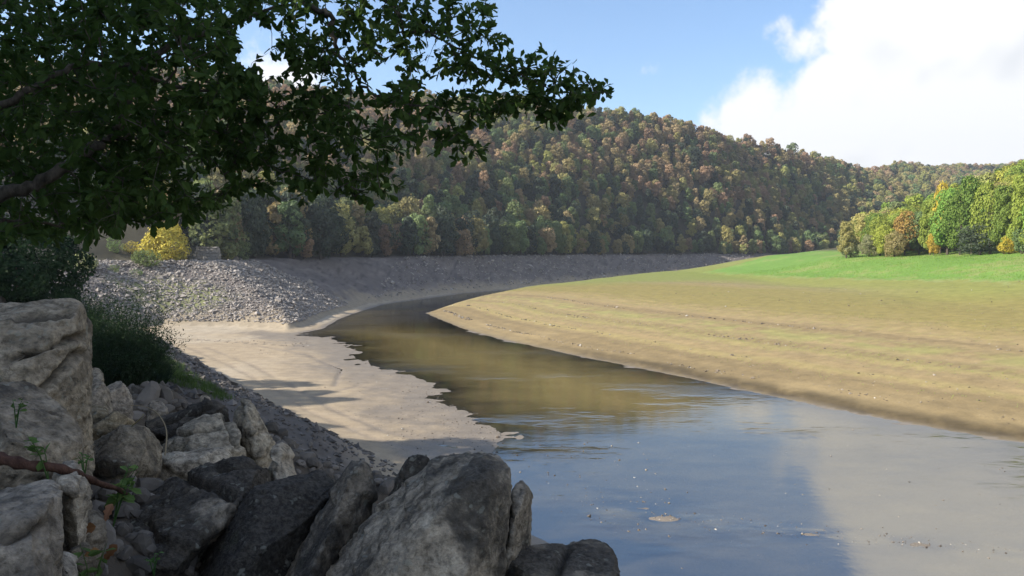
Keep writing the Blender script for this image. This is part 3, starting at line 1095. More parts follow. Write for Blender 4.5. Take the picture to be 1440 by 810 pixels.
bm_ = bmesh.new()
bmesh.ops.create_icosphere(bm_, subdivisions=2, radius=1.0)
IV2 = np.array([v.co[:] for v in bm_.verts])
IF2 = np.array([[v.index for v in f.verts] for f in bm_.faces])
bm_.free()
OV = np.array([(1, 0, 0), (-1, 0, 0), (0, 1, 0), (0, -1, 0), (0, 0, 1), (0, 0, -1)], float)
OF = np.array([(0, 2, 4), (2, 1, 4), (1, 3, 4), (3, 0, 4), (2, 0, 5), (1, 2, 5), (3, 1, 5), (0, 3, 5)])


def stone_shapes(V0, amp):
    out = []
    for k in range(10):
        r = np.random.default_rng(300 + k)
        if len(V0) > 30:
            v = V0.copy()
            for _ in range(9):
                d_ = r.normal(size=3)
                d_ /= np.linalg.norm(d_)
                v -= np.outer(np.maximum(v @ d_ - r.uniform(.55, .9), 0), d_)
            v = v * np.array([1.35, .95, .65 + .25 * r.uniform()])
        else:
            v = V0 * r.uniform(1 - amp, 1 + amp * .8, (len(V0), 1)) * np.array([1.25, .85, .5 + .25 * r.uniform()]) + r.normal(size=V0.shape) * .08
        out.append(v)
    return np.array(out)


SHP = {'ico': (stone_shapes(IV, .33), IF), 'fine': (stone_shapes(IV2, 0), IF2), 'octa': (stone_shapes(OV, .4) * 1.15, OF)}


def stones(name, pts, size, mat, label, tilt=.5, seed=0, sink=.25, parent=None, shape='ico'):
    SV, IF = SHP[shape]
    IV = SV[0]
    r = np.random.default_rng(seed)
    n = len(pts)
    k = r.integers(0, len(SV), n)
    v = SV[k] * np.asarray(size)[:, None, None]
    a, b, c = r.uniform(0, 6.28, n), r.normal(0, tilt, n), r.normal(0, tilt, n)
    R = np.array([Matrix.Rotation(a[i], 3, 'Z') @ Matrix.Rotation(b[i], 3, 'X') @ Matrix.Rotation(c[i], 3, 'Y') for i in range(n)]) if n < 4000 else None
    if R is None:
        ca, sa, cb, sb_ = np.cos(a), np.sin(a), np.cos(b), np.sin(b)
        O, I = np.zeros(n), np.ones(n)
        Rz = np.stack([np.stack([ca, -sa, O], -1), np.stack([sa, ca, O], -1), np.stack([O, O, I], -1)], 1)
        Rx = np.stack([np.stack([I, O, O], -1), np.stack([O, cb, -sb_], -1), np.stack([O, sb_, cb], -1)], 1)
        R = Rz @ Rx
    v = np.einsum('nij,nkj->nki', R, v) + np.asarray(pts)[:, None, :] + np.array([0, 0, 1.])[None, None] * (np.asarray(size) * (.5 - sink) * .6)[:, None, None]
    F = (IF[None] + (np.arange(n) * len(IV))[:, None, None]).reshape(-1, 3)
    var = np.repeat(r.uniform(0, 1, n), len(IV))
    o = mk(name, v.reshape(-1, 3), F, mat, parent, attrs={'Var': ('FLOAT', 'POINT', var)})
    if label:
        tag(o, label, kind='stuff')
    return o


def scatter(n, x0, x1, y0, y1, cond, seed):
    r = np.random.default_rng(seed)
    x, y = r.uniform(x0, x1, n), r.uniform(y0, y1, n)
    ok = cond(x, y)
    x, y = x[ok], y[ok]
    return np.stack([x, y, height(x, y)], 1)


pts = scatter(50000, -85, -22, 100, 150, lambda x, y: (lambda s: (s > .8) & (s < 21))(info(x, y)), 1)
sz = np.random.default_rng(2).gamma(1.5, .055, len(pts)) + .06
stones('scree', pts, sz, m_scree, 'grey shards of scree covering the stony bank at left', .6, 3, shape='octa')
pts = scatter(26000, -30, 130, 130, 380, lambda x, y: (lambda s: (s > .8) & (s < 20))(info(x, y)), 4)
sz = np.random.default_rng(5).gamma(1.6, .08, len(pts)) + .10
stones('bank_rubble', pts, sz, m_scree, 'rubble strewn over the bare bank below the far wood', .6, 6, shape='octa')
pts = scatter(42000, -50, 4, 9, 108, lambda x, y: (lambda s: (s > -.4) & (s < 16))(info(x, y)) & (np.hypot(x, y) > 9) & (np.degrees(np.arctan2(x, y)) > -36), 7)
sz = (np.random.default_rng(8).gamma(1.3, .038, len(pts)) + .028) * (0.7 + np.hypot(pts[:, 0], pts[:, 1]) / 90)
nr = np.hypot(pts[:, 0], pts[:, 1]) < 30
stones('slope_rubble', pts[nr], sz[nr], m_scree2, 'dark broken rubble on the steep bank below the boulders', .6, 9)
stones('slope_rubble', pts[~nr], sz[~nr], m_scree2, 'finer dark rubble farther along the steep left bank', .6, 10, shape='octa')
m_peb, t = mat_new('pebble')
at = t.n('ShaderNodeAttribute', attribute_name='Var')
principled(t, t.ramp(at.outputs['Fac'], [(0, (.06, .05, .045)), (.55, (.16, .13, .10)), (.9, (.30, .27, .23)), (1, (.45, .43, .39))]), .8, None, .3)
r = np.random.default_rng(12)


def pxscatter(n, poly, seed, z=None):
    r = np.random.default_rng(seed)
    xs, ys = [p[0] for p in poly], [p[1] for p in poly]
    x, y = r.uniform(min(xs), max(xs), n * 3), r.uniform(min(ys), max(ys), n * 3)
    ok = inside(x, y, poly)
    g = np.array([gnd(a, b) for a, b in zip(x[ok][:n], y[ok][:n])])
    return np.stack([g[:, 0], g[:, 1], np.maximum(height(g[:, 0], g[:, 1]), -.015)], 1)


pp = [pxscatter(260, [(480, 500), (560, 520), (640, 560), (720, 620), (700, 650), (560, 640), (450, 560)], 21),
      pxscatter(420, [(600, 560), (720, 600), (900, 620), (960, 720), (880, 760), (740, 700), (690, 640)], 22),
      pxscatter(160, [(230, 478), (420, 482), (420, 488), (230, 484)], 23),
      pxscatter(420, [(890, 722), (1000, 722), (1200, 742), (1440, 770), (1440, 782), (1180, 762), (980, 745)], 24),
      pxscatter(160, [(900, 560), (1440, 640), (1440, 800), (900, 800)], 25),
      pxscatter(700, [(640, 460), (900, 440), (1440, 440), (1440, 610), (900, 510)], 26), pxscatter(350, [(560, 620), (700, 640), (700, 600), (640, 560), (560, 530)], 28),
      pxscatter(80, [(390, 468), (520, 480), (500, 510), (300, 500)], 27)]
pp = np.concatenate(pp)
sz = r.gamma(1.6, .010, len(pp)) + .010
sz = sz * (0.5 + pp[:, 1] / 80)
wr = scatter(45000, -12, 60, 44, 150, lambda x, y: inside(x, y, BAR) & (lambda q_: (np.abs(q_ - 3.2) < .35) | (np.abs(q_ - 8.8) < .18) | (np.abs(q_ - 15.5) < .22) | (np.abs(q_ - 24) < .2))(
    seg_dist(x, y, BAR_NEAR) + 1.3 * fbm(np.stack([x, y], 1) / 14.0, 4, seed=51)) & (fbm(np.stack([x, y], 1) / 6, 2, seed=83) > -.1), 81)
stones('wrack', wr, (r.gamma(1.4, .022, len(wr)) + .02) * (.6 + wr[:, 1] / 110), m_peb, 'thin dark lines of clods and wrack left along the mud bar', .4, 82, shape='octa')
stones('pebbles', pp, sz, m_peb, 'scattered pebbles and clods lying on the mud and shallows', .3, 13)

# ------------------------------------------------------------------ foreground boulders
def rock_mat():
    m, t = mat_new('lichen_rock')
    oi = t.n('ShaderNodeObjectInfo')
    tcn = t.n('ShaderNodeTexCoord')
    pos = tcn.outputs['Object']
    mp = t.n('ShaderNodeMapping')
    mp.inputs['Rotation'].default_value = (.3, .8, .2)
    mp.inputs['Scale'].default_value = (1, 1, 3.2)
    t.l(pos, mp.inputs['Vector'])
    big = t.noise(pos, 3.2, 7, .62, .4)
    strat = t.noise(mp.outputs[0], 5.5, 7, .65, .3)
    fine = t.noise(pos, 60, 5, .7)
    spk = t.noise(pos, 140, 2, .6)
    lich = t.n('ShaderNodeTexVoronoi')
    lich.inputs['Scale'].default_value = 26
    wv = t.n('ShaderNodeVectorMath', operation='MULTIPLY_ADD')
    nzc = t.n('ShaderNodeTexNoise')
    nzc.inputs['Scale'].default_value = 14
    nzc.inputs['Detail'].default_value = 4
    t.l(pos, nzc.inputs['Vector'])
    t.l(nzc.outputs['Color'], wv.inputs[0])
    wv.inputs[1].default_value = (.09, .09, .09)
    t.l(pos, wv.inputs[2])
    t.l(wv.outputs[0], lich.inputs['Vector'])
    base = t.ramp(strat, [(.28, (.34, .32, .28)), (.5, (.62, .58, .51)), (.72, (.85, .82, .74))])
    grain = t.ramp(fine, [(.3, (.62, .61, .6)), (.7, (1.25, 1.23, 1.2))])
    c = t.mix(1.0, base, grain, 'MULTIPLY')
    mot = t.noise(pos, 24, 5, .7, .3)
    c = t.mix(1.0, c, t.ramp(mot, [(.34, (.38, .37, .36)), (.5, (.95, .94, .92)), (.66, (1.35, 1.33, 1.3))]), 'MULTIPLY')
    tint = oi.outputs['Color']
    c = t.mix(1.0, c, tint, 'MULTIPLY')
    # dark weathering crust in patches; how much of it comes from the object's alpha
    cov = t.math('ADD', t.math('MULTIPLY_ADD', big, 1.0, -.98), t.math('MULTIPLY_ADD', fine, .35, -.17))
    cov = t.math('ADD', cov, oi.outputs['Alpha'])
    crust = t.smooth(cov, -.06, .10)
    crustc = t.mix(t.smooth(fine, .4, .62), (.018, .017, .016), (.062, .058, .052))
    c = t.mix(t.math('MULTIPLY', crust, .88), c, crustc)
    # pale grey lichen blotches
    lm = t.math('MULTIPLY', t.math('SUBTRACT', 1.0, t.smooth(lich.outputs['Distance'], .22, .34)), t.smooth(t.noise(pos, 7, 3), .50, .60))
    c = t.mix(t.math('MULTIPLY', lm, .5), c, (.27, .28, .24))
    moss = t.smooth(t.noise(pos, 4.1, 6, .65), .60, .70)
    c = t.mix(t.math('MULTIPLY', moss, .35), c, (.07, .075, .035))
    cka = t.n('ShaderNodeAttribute', attribute_name='Crack')
    c = t.mix(t.math('MULTIPLY', cka.outputs['Fac'], .85), c, (.03, .026, .02))      # soil and dead moss packed in the cracks, their shade coloured in too
    h = t.math('ADD', t.math('MULTIPLY', fine, .6), t.math('ADD', t.math('MULTIPLY_ADD', strat, 1.6, t.math('MULTIPLY', mot, .8)), t.math('MULTIPLY', spk, .25)))
    principled(t, c, .88, bump(t, h, .75, .018), .25)
    return m


m_rock = rock_mat()


def rock(label, outline, d, thick=.5, front=(), tint=(.42, .41, .39), crust=.45, vox=.016, cracks=(), seed=0, rough=1.0, smooth=0, down=True, name='boulder', strata=(.35, -.25, .9), cuts=(26, .82)):
    """boulder from its outline at depth d (metres), nearer ridge points, a shrunken back and a foot in the ground"""
    pts = [P(o[0], o[1], o[2] if len(o) > 2 else d) for o in outline]
    cpx, cpy = np.mean([o[0] for o in outline]), np.mean([o[1] for o in outline])
    for o in outline:
        dd = (o[2] if len(o) > 2 else d)
        k = .78
        bx, by = cpx + (o[0] - cpx) * k, cpy + (o[1] - cpy) * k
        q = P(bx, by, dd)
        pts.append(q + np.array([pray(bx, by)[0] * thick, thick, min(0, pray(bx, by)[2]) * thick * 1.0]))
    for f in front:
        pts.append(P(*f))
    pts = np.array(pts)
    c0 = pts.mean(0)
    if down:
        g = float(height(c0[0], c0[1])[0]) - .12
        if g < pts[:, 2].min():
            lo = pts[pts[:, 2] < np.percentile(pts[:, 2], 45)]
            pts = np.concatenate([pts, np.stack([c0[0] + (lo[:, 0] - c0[0]) * .8, c0[1] + (lo[:, 1] - c0[1]) * .8, np.full(len(lo), g)], 1)])
    org = np.array([c0[0], c0[1], pts[:, 2].min()])
    bm = bmesh.new()
    for p in pts - org:
        bm.verts.new(p)
    r = bmesh.ops.convex_hull(bm, input=bm.verts)
    bmesh.ops.delete(bm, geom=list({g for g in r['geom_interior'] + r['geom_unused'] if isinstance(g, bmesh.types.BMVert)}), context='VERTS')
    me = bpy.data.meshes.new('hull')
    bm.to_mesh(me)
    bm.free()
    o = bpy.data.objects.new(name, me)
    C.objects.link(o)
    md = o.modifiers.new('r', 'REMESH')
    md.mode = 'VOXEL'
    md.voxel_size = vox
    if smooth:
        ms = o.modifiers.new('s', 'SMOOTH')
        ms.iterations = smooth
        ms.factor = .5
    dg = bpy.context.evaluated_depsgraph_get()
    nm = bpy.data.meshes.new_from_object(o.evaluated_get(dg))
    o.modifiers.clear()
    o.data = nm
    bpy.data.meshes.remove(me)
    n = len(nm.vertices)
    co = np.empty(n * 3, np.float32)
    nm.vertices.foreach_get('co', co)
    co = co.reshape(-1, 3).astype(float)
    no = np.empty(n * 3, np.float32)
    nm.vertices.foreach_get('normal', no)
    no = no.reshape(-1, 3)
    rc = np.random.default_rng(seed + 400)
    ctr = co.mean(0)
    for _k in range(cuts[0]):                                                          # flat broken facets
        v_ = rc.normal(size=3)
        v_ /= np.linalg.norm(v_)
        e_ = (co - ctr) @ v_
        cut = e_.max() * rc.uniform(cuts[1], .97)
        co -= np.outer(np.maximum(e_ - cut, 0), v_)
    wp = co + org
    sdir = np.array(strata) / np.linalg.norm(strata)
    lay = wp @ sdir
    q = wp - np.outer(lay, sdir) * -1.8        # squeeze noise across the bedding
    disp = .007 * fbm(wp * 3.2, 3, seed=seed) + .011 * np.abs(fbm(q * 6, 4, .55, seed=seed + 5)) - .004 + .009 * fbm(q * 22, 3, .6, seed=seed + 9, ridged=True)
    st = lay * 9 + 1.2 * fbm(wp * 2.5, 2, seed=seed + 3)
    fr_ = st - np.floor(st)
    disp += .026 * (sstep(fr_, 0, .10) - fr_) * sstep(fbm(wp * 1.9, 2, seed=seed + 6), -.3, .3)                                    # broken bedding steps
    pit = fbm(wp * 34, 2, seed=seed + 13)
    disp -= .007 * sstep(pit, .25, .6)
    disp *= rough
    crk_ = np.zeros(n)
    for (a, b, wd, dp) in cracks:
        pa, pb = pray(*a), pray(*b)
        nn_ = np.cross(pa, pb)
        nn_ /= np.linalg.norm(nn_)
        rel = wp - np.array([0, 0, H])
        dist = rel @ nn_ + .012 * fbm(wp * 9, 3, seed=seed + 21)
        pxv, pyv, _ = proj(wp)
        ax, ay = b[0] - a[0], b[1] - a[1]
        tt_ = ((pxv - a[0]) * ax + (pyv - a[1]) * ay) / (ax * ax + ay * ay)
        msk = sstep(tt_, -.05, .05) * (1 - sstep(tt_, .95, 1.05))
        crk_ = np.maximum(crk_, np.exp(-(dist / max(wd * 1.1, vox * .8)) ** 2) * msk)
        disp -= dp * 1.25 * np.exp(-(dist / max(wd * 1.3, vox * .95)) ** 2) * msk
    co = co + no * disp[:, None]
    nm.vertices.foreach_set('co', co.astype(np.float32).ravel())
    nm.polygons.foreach_set('use_smooth', np.ones(len(nm.polygons), bool))
    nm.update()
    ca = nm.attributes.new('Crack', 'FLOAT', 'POINT')
    ca.data.foreach_set('value', crk_.astype(np.float32))
    nm.name = name
    nm.materials.clear()
    nm.materials.append(m_rock)
    o.location = org
    o.color = (*tint, crust)
    tag(o, label, 'boulder')
    return o


PALE, MID, DARK = (.58, .555, .51), (.44, .42, .39), (.29, .28, .265)
rock('big rounded boulder with pale right flank at the bottom centre', [(430, 850, 2.75), (500, 752, 2.85), (556, 692, 2.9), (596, 650, 2.9), (640, 633, 2.85), (672, 628, 2.8), (702, 638, 2.72),
     (718, 662, 2.68), (720, 692, 2.62), (709, 740, 2.6), (700, 850, 2.5)], 2.7, .45, [(668, 690, 2.42), (640, 760, 2.32), (590, 860, 2.2), (520, 800, 2.45), (600, 690, 2.62)],
     PALE, .50, .012, seed=1, smooth=1, cuts=(24, .87), strata=(.8, .1, .6))
rock('small dark knob on the left shoulder of the big rounded boulder', [(548, 700), (562, 664), (574, 644), (588, 640), (602, 646), (606, 690), (580, 740)], 3.0, .25, [(585, 690, 2.93)], DARK, .62, .012, seed=2, smooth=1, name='rock', cuts=(5, .93))
rock('pointed grey rock right behind the big rounded boulder', [(690, 850), (708, 722), (722, 688), (735, 673), (744, 690), (744, 722), (732, 752), (722, 800), (718, 850)], 2.85, .35,
     [(726, 710, 2.72), (715, 780, 2.68)], MID, .48, .012, seed=3, cuts=(5, .94), strata=(.9, 0, .4))
rock('low dark flat topped boulder with pale right end at the bottom', [(700, 860), (722, 776), (780, 770), (835, 763), (858, 769), (868, 784), (874, 860)], 2.7, .5, [(850, 790, 2.55), (760, 800, 2.55), (850, 870, 2.5), (740, 870, 2.45)],
     MID, .56, .012, [((800, 772), (772, 830), .010, .03)], seed=4, smooth=1)
rock('narrow ridge boulder with a sharp pale crest left of the big one', [(370, 860), (440, 742), (475, 690), (500, 645), (514, 650), (524, 690), (520, 730), (500, 790), (480, 860)], 3.05, .5,
     [(490, 690, 2.9), (455, 765, 2.75), (415, 860, 2.6)], MID, .50, .013, seed=5, strata=(.9, .1, .45), cuts=(12, .9))
rock('black slab with a straight top edge leaning behind the ridge boulder', [(230, 860), (300, 760), (345, 700), (372, 670), (420, 664), (462, 656), (480, 664), (470, 720), (420, 800), (380, 860)], 3.2, .35,
     [(400, 700, 3.05), (340, 790, 2.85), (300, 860, 2.7)], DARK, .66, .013, seed=6, strata=(.85, .1, .5), smooth=1)
rock('long dark cracked slab slanting up across the lower left', [(120, 860), (165, 760), (190, 700), (260, 662), (330, 640), (372, 632), (408, 632), (412, 662), (385, 690), (345, 725), (290, 790), (240, 860)], 3.55, .4,
     [(250, 690, 3.35), (200, 770, 2.95), (330, 670, 3.45), (160, 860, 2.6)], MID, .56, .014, [((250, 664), (330, 700), .012, .04), ((300, 655), (395, 650), .012, .035), ((205, 735), (225, 765), .012, .03)],
     seed=7, strata=(.35, -.3, .9), rough=1.5)
rock('pale boulder knob at the right end of the cracked slab', [(380, 668), (386, 636), (394, 622), (406, 628), (412, 650), (411, 668), (396, 676)], 3.75, .25, [(398, 648, 3.6)], PALE, .34, .012, seed=8, name='rock')
rock('pale broken ledge under the triangular slab', [(180, 690), (196, 668), (215, 650), (240, 643), (290, 636), (330, 632), (345, 645), (300, 668), (240, 690)], 4.0, .4, [(240, 664, 3.85), (300, 650, 3.9)], (.62, .60, .56), .28, .016, seed=9, rough=1.4)
rock('grey split boulder with a pale lower face in front of the bay', [(225, 650), (245, 606), (280, 585), (318, 578), (334, 592), (344, 620), (350, 648), (300, 660)], 4.3, .6, [(300, 612, 4.1), (330, 640, 4.1), (260, 640, 4.1)],
     (.55, .53, .48), .40, .016, [((318, 580), (338, 630), .014, .05), ((240, 612), (310, 600), .012, .03)], seed=10, rough=1.5, strata=(.3, -.3, .9))
rock('tall pale stump shaped rock at the outer end of the outcrop', [(326, 610), (330, 575), (338, 560), (350, 562), (354, 585), (364, 600), (384, 622), (388, 650), (345, 660)], 4.6, .4, [(346, 590, 4.45), (362, 630, 4.4)],
     (.55, .53, .48), .38, .014, [((340, 566), (336, 620), .010, .04)], seed=11, rough=1.4, cuts=(10, .9))
rock('dark layered slab behind the split boulder', [(185, 640), (196, 594), (240, 585), (290, 566), (312, 560), (318, 580), (280, 606), (240, 640)], 4.9, .5, [(250, 600, 4.75), (220, 620, 4.7)], DARK, .60, .016,
     [((200, 600), (300, 575), .012, .04), ((215, 620), (285, 590), .012, .03)], seed=12, rough=1.7, strata=(.3, -.2, .95))
rock('huge pale cracked block at the left edge', [(-60, 560, 2.9), (-60, 440, 3.1), (30, 431, 3.15), (104, 427, 3.15), (118, 440, 3.1), (132, 458, 3.1), (126, 474, 3.05), (124, 500, 3.05), (121, 548, 3.0), (108, 572, 2.95), (90, 590, 2.9), (30, 600, 2.85)],
     3.0, .7, [(10, 470, 2.75), (95, 475, 2.85), (60, 550, 2.7), (100, 540, 2.85)], (.47, .445, .395), .42, .010,
     [((0, 508), (118, 470), .010, .035), ((58, 547), (116, 492), .010, .035), ((20, 452), (100, 440), .008, .02)], seed=13, smooth=1)
rock('mossy rounded boulder below the huge pale block', [(-60, 690, 2.6), (-60, 545, 2.65), (0, 539, 2.65), (36, 538, 2.65), (58, 552, 2.65), (95, 588, 2.65), (112, 612, 2.65), (113, 645, 2.6), (95, 690, 2.5), (20, 710, 2.4)],
     2.6, .5, [(30, 610, 2.3), (80, 640, 2.38), (20, 670, 2.25)], (.42, .40, .365), .46, .014, seed=14, smooth=3)
rock('upright wedge with a thin bright edge at the bottom left corner', [(-80, 880), (-80, 700), (-10, 690), (40, 668), (84, 660), (92, 672), (86, 720), (76, 770), (66, 880)], 1.9, .35, [(-20, 760, 1.7), (70, 690, 1.84), (62, 780, 1.78), (50, 880, 1.7), (-40, 880, 1.6)],
     (.42, .41, .40), .46, .011, [((0, 760), (66, 735), .007, .02)], seed=15, smooth=1, strata=(.5, -.5, .7))
rock('brown grey triangular slab left of the pale ledge', [(112, 668), (116, 640), (150, 618), (192, 594), (208, 604), (229, 640), (216, 656), (180, 672), (150, 690)], 3.7, .3, [(190, 625, 3.55), (150, 660, 3.4)], (.38, .36, .32), .42, .013,
     seed=16, smooth=1, strata=(.4, -.5, .75))
rock('wedge slab with a dark top and ochre front face', [(104, 620), (112, 592), (118, 572), (160, 566), (176, 572), (192, 596), (160, 612), (118, 640)], 4.0, .35, [(168, 590, 3.86), (120, 625, 3.75)], (.44, .40, .31), .40, .013,
     [((112, 602), (160, 572), .008, .03)], seed=17, smooth=1, strata=(.4, -.4, .8))
rock('grey stone wedged under the right edge of the huge block', [(118, 565), (122, 535), (132, 528), (146, 540), (152, 562), (136, 576)], 4.4, .3, [(136, 552, 4.3)], (.46, .44, .41), .38, .013, seed=18, name='rock')
rock('angular pale stone beside the broom bush', [(144, 562), (146, 532), (156, 524), (168, 533), (176, 550), (184, 562), (160, 572)], 4.9, .3, [(160, 548, 4.8)], (.52, .50, .48), .36, .013, seed=19, name='rock')
rock('narrow stone showing between the huge block and the broom bush', [(124, 526), (127, 505), (134, 503), (140, 520), (136, 530)], 4.6, .2, [], (.44, .42, .38), .4, .012, seed=20, name='rock')
rock('pale chipped stone right of the bright edged wedge', [(80, 668), (92, 650), (104, 648), (112, 668), (120, 684), (118, 700), (98, 706), (88, 690)], 2.3, .25, [(100, 680, 2.2)], (.55, .54, .52), .34, .010, seed=21, name='rock')
rock('flat grey stone in the gap beside the bright edged wedge', [(84, 728), (92, 706), (110, 694), (121, 700), (112, 716), (98, 732)], 2.35, .2, [(102, 712, 2.28)], (.42, .41, .39), .42, .010, seed=22, name='rock')
rock('grooved grey stone half buried in the dark gap', [(90, 752), (98, 734), (118, 722), (136, 726), (138, 742), (112, 756)], 2.4, .2, [(115, 738, 2.33)], (.36, .35, .33), .42, .010, seed=23, name='rock', rough=1.4)
rock('rounded stone at the bottom of the dark gap', [(72, 800), (76, 776), (90, 768), (96, 780), (88, 798), (80, 808)], 2.0, .15, [(84, 786, 1.95)], (.46, .46, .46), .36, .009, seed=24, name='rock')
rock('small dark stone beside the rust coloured dead leaves', [(96, 786), (100, 764), (112, 752), (126, 756), (128, 776), (112, 792)], 2.2, .15, [(114, 770, 2.14)], (.30, .29, .27), .5, .009, seed=25, name='rock')
rock('pale stone resting against the triangular slab foot', [(172, 668), (178, 652), (188, 646), (192, 658), (184, 670)], 3.55, .12, [], (.6, .58, .55), .3, .010, seed=26, name='rock')
rock('stone standing up from the grassy rubble', [(282, 566), (285, 557), (290, 555), (293, 560), (291, 568)], 7.0, .15, [], (.6, .58, .55), .3, .012, seed=27, name='rock')
rock('flat stone among the rubble right of the broom bush', [(208, 570), (214, 556), (226, 554), (236, 566), (226, 574)], 6.2, .25, [], (.42, .40, .38), .42, .014, seed=28, name='rock')

# rubble filling the gaps of the outcrop
rr = np.random.default_rng(55)
gp_ = []
for (a, b, c_, d_, n_) in ((70, 140, 690, 812, 160), (130, 330, 680, 815, 450), (180, 300, 535, 585, 150), (120, 240, 560, 690, 50), (400, 560, 628, 690, 190), (340, 440, 600, 660, 110), (520, 570, 650, 700, 40)):
    g_, t_ = hit_many(rr.uniform(a, b, n_), rr.uniform(c_, d_, n_))
    gp_.append(g_[(t_ > 1.8) & (t_ < 20)])
gp_ = np.concatenate(gp_)
stones('gap_rubble', gp_, (rr.gamma(2.0, .016, len(gp_)) + .015) * (.28 + gp_[:, 1] * .07), m_scree2, 'small broken stones filling the gaps between the boulders', .6, 56, shape='fine')

# ------------------------------------------------------------------ trees on the near left slope
near_me = []
for k, (sd, hh, rr0) in enumerate(((501, 10, 3.6), (502, 10, 3.1))):
    V, F, var = crown_arrays(sd, h=hh, r0=rr0, base=.10, nl=17, n=13000, size=.13)
    near_me.append({c: mk('crown', V, F, FOL[c], attrs={'Var': ('FLOAT', 'POINT', var)}, link=False).data for c in ('dark', 'green', 'olive')})
nx, ny = np.meshgrid(np.arange(-110, -8, 6.4), np.arange(-6, 100, 6.4))
rn = np.random.default_rng(91)
nx = (nx + rn.uniform(-2.4, 2.4, nx.shape)).ravel()
ny = (ny + rn.uniform(-2.4, 2.4, ny.shape)).ravel()
sn = info(nx, ny)
dn_ = np.hypot(nx, ny)
tn = np.degrees(np.arctan2(nx, ny))
clr = ((nx + 66) / 40) ** 2 + ((ny - 128) / 17) ** 2 < 1
sel = (sn > 19.5) & ~((sn < 50) & (ny > 62)) & (sn < 62) & (dn_ < 96) & (dn_ > 14) & (tn < -27) & ~clr & (np.hypot(nx + 6, ny - 6) > 7)
zn_ = height(nx, ny)
cnt = 0
for x_, y_, z_, s_ in zip(nx[sel], ny[sel], zn_[sel], sn[sel]):
    pxx, pyy, dp = proj(np.array([x_, y_, z_ + 6]))
    seen = dp > 0 and -60 < pxx < 420
    k = int(rn.integers(0, 2))
    c = ['dark', 'green', 'olive', 'green'][int(rn.integers(0, 4))]
    sc = float(rn.uniform(.85, 1.15)) * (1.5 if y_ < 13 else (.6 if 18 < y_ < 60 and s_ < 36 else (.85 if y_ < 60 else .7)))
    e = empty('slope_tree', (x_, y_, z_ - .1), float(rn.uniform(0, 6.28)))
    e.scale = (sc, sc, sc)
    if s_ < 27:
        where = 'at the top edge of the near left bank'
    else:
        where = 'on the near left slope behind the oak boughs'
    tag(e, '%s shaded tree %s' % ({'dark': 'dark green', 'green': 'green', 'olive': 'olive'}[c], where), 'tree', 'trees on the near left slope')
    for nm, me in (('crown', near_me[k][c]), ('trunk', trunk_me[k])):
        o = bpy.data.objects.new(nm, me)
        C.objects.link(o)
        o.parent = e

# ------------------------------------------------------------------ the oak whose boughs hang into the picture
m_oak = leaf_mat('oak_leaf', (.036, .07, .017), (.095, .158, .033), .5, .6, .0)
oak = empty('oak_tree', (-6.0, 6.0, float(height(-6., 6.)[0])))
tag(oak, 'large dark oak whose leafy boughs hang over the picture from the left', 'tree')
OL = np.array(oak.location)
g0 = OL[2]
TR = [(-6.0, 6.0, g0 - .4), (-5.95, 6.05, g0 + .6), (-5.8, 6.25, 10.9), (-5.6, 6.4, 11.9), (-5.5, 6.45, 12.9), (-5.6, 6.3, 14.2), (-5.9, 6.0, 15.8), (-5.8, 5.8, 17.2)]


def curve(pts, n=6):
    pts = [np.asarray(p, float) for p in pts]
    out = []
    for i in range(len(pts) - 1):
        p0, p1, p2, p3 = pts[max(i - 1, 0)], pts[i], pts[i + 1], pts[min(i + 2, len(pts) - 1)]
        for k in range(n):
            u = k / n
            out.append(.5 * ((2 * p1) + (-p0 + p2) * u + (2 * p0 - 5 * p1 + 4 * p2 - p3) * u * u + (-p0 + 3 * p1 - 3 * p2 + p3) * u ** 3))
    out.append(pts[-1])
    return np.array(out)


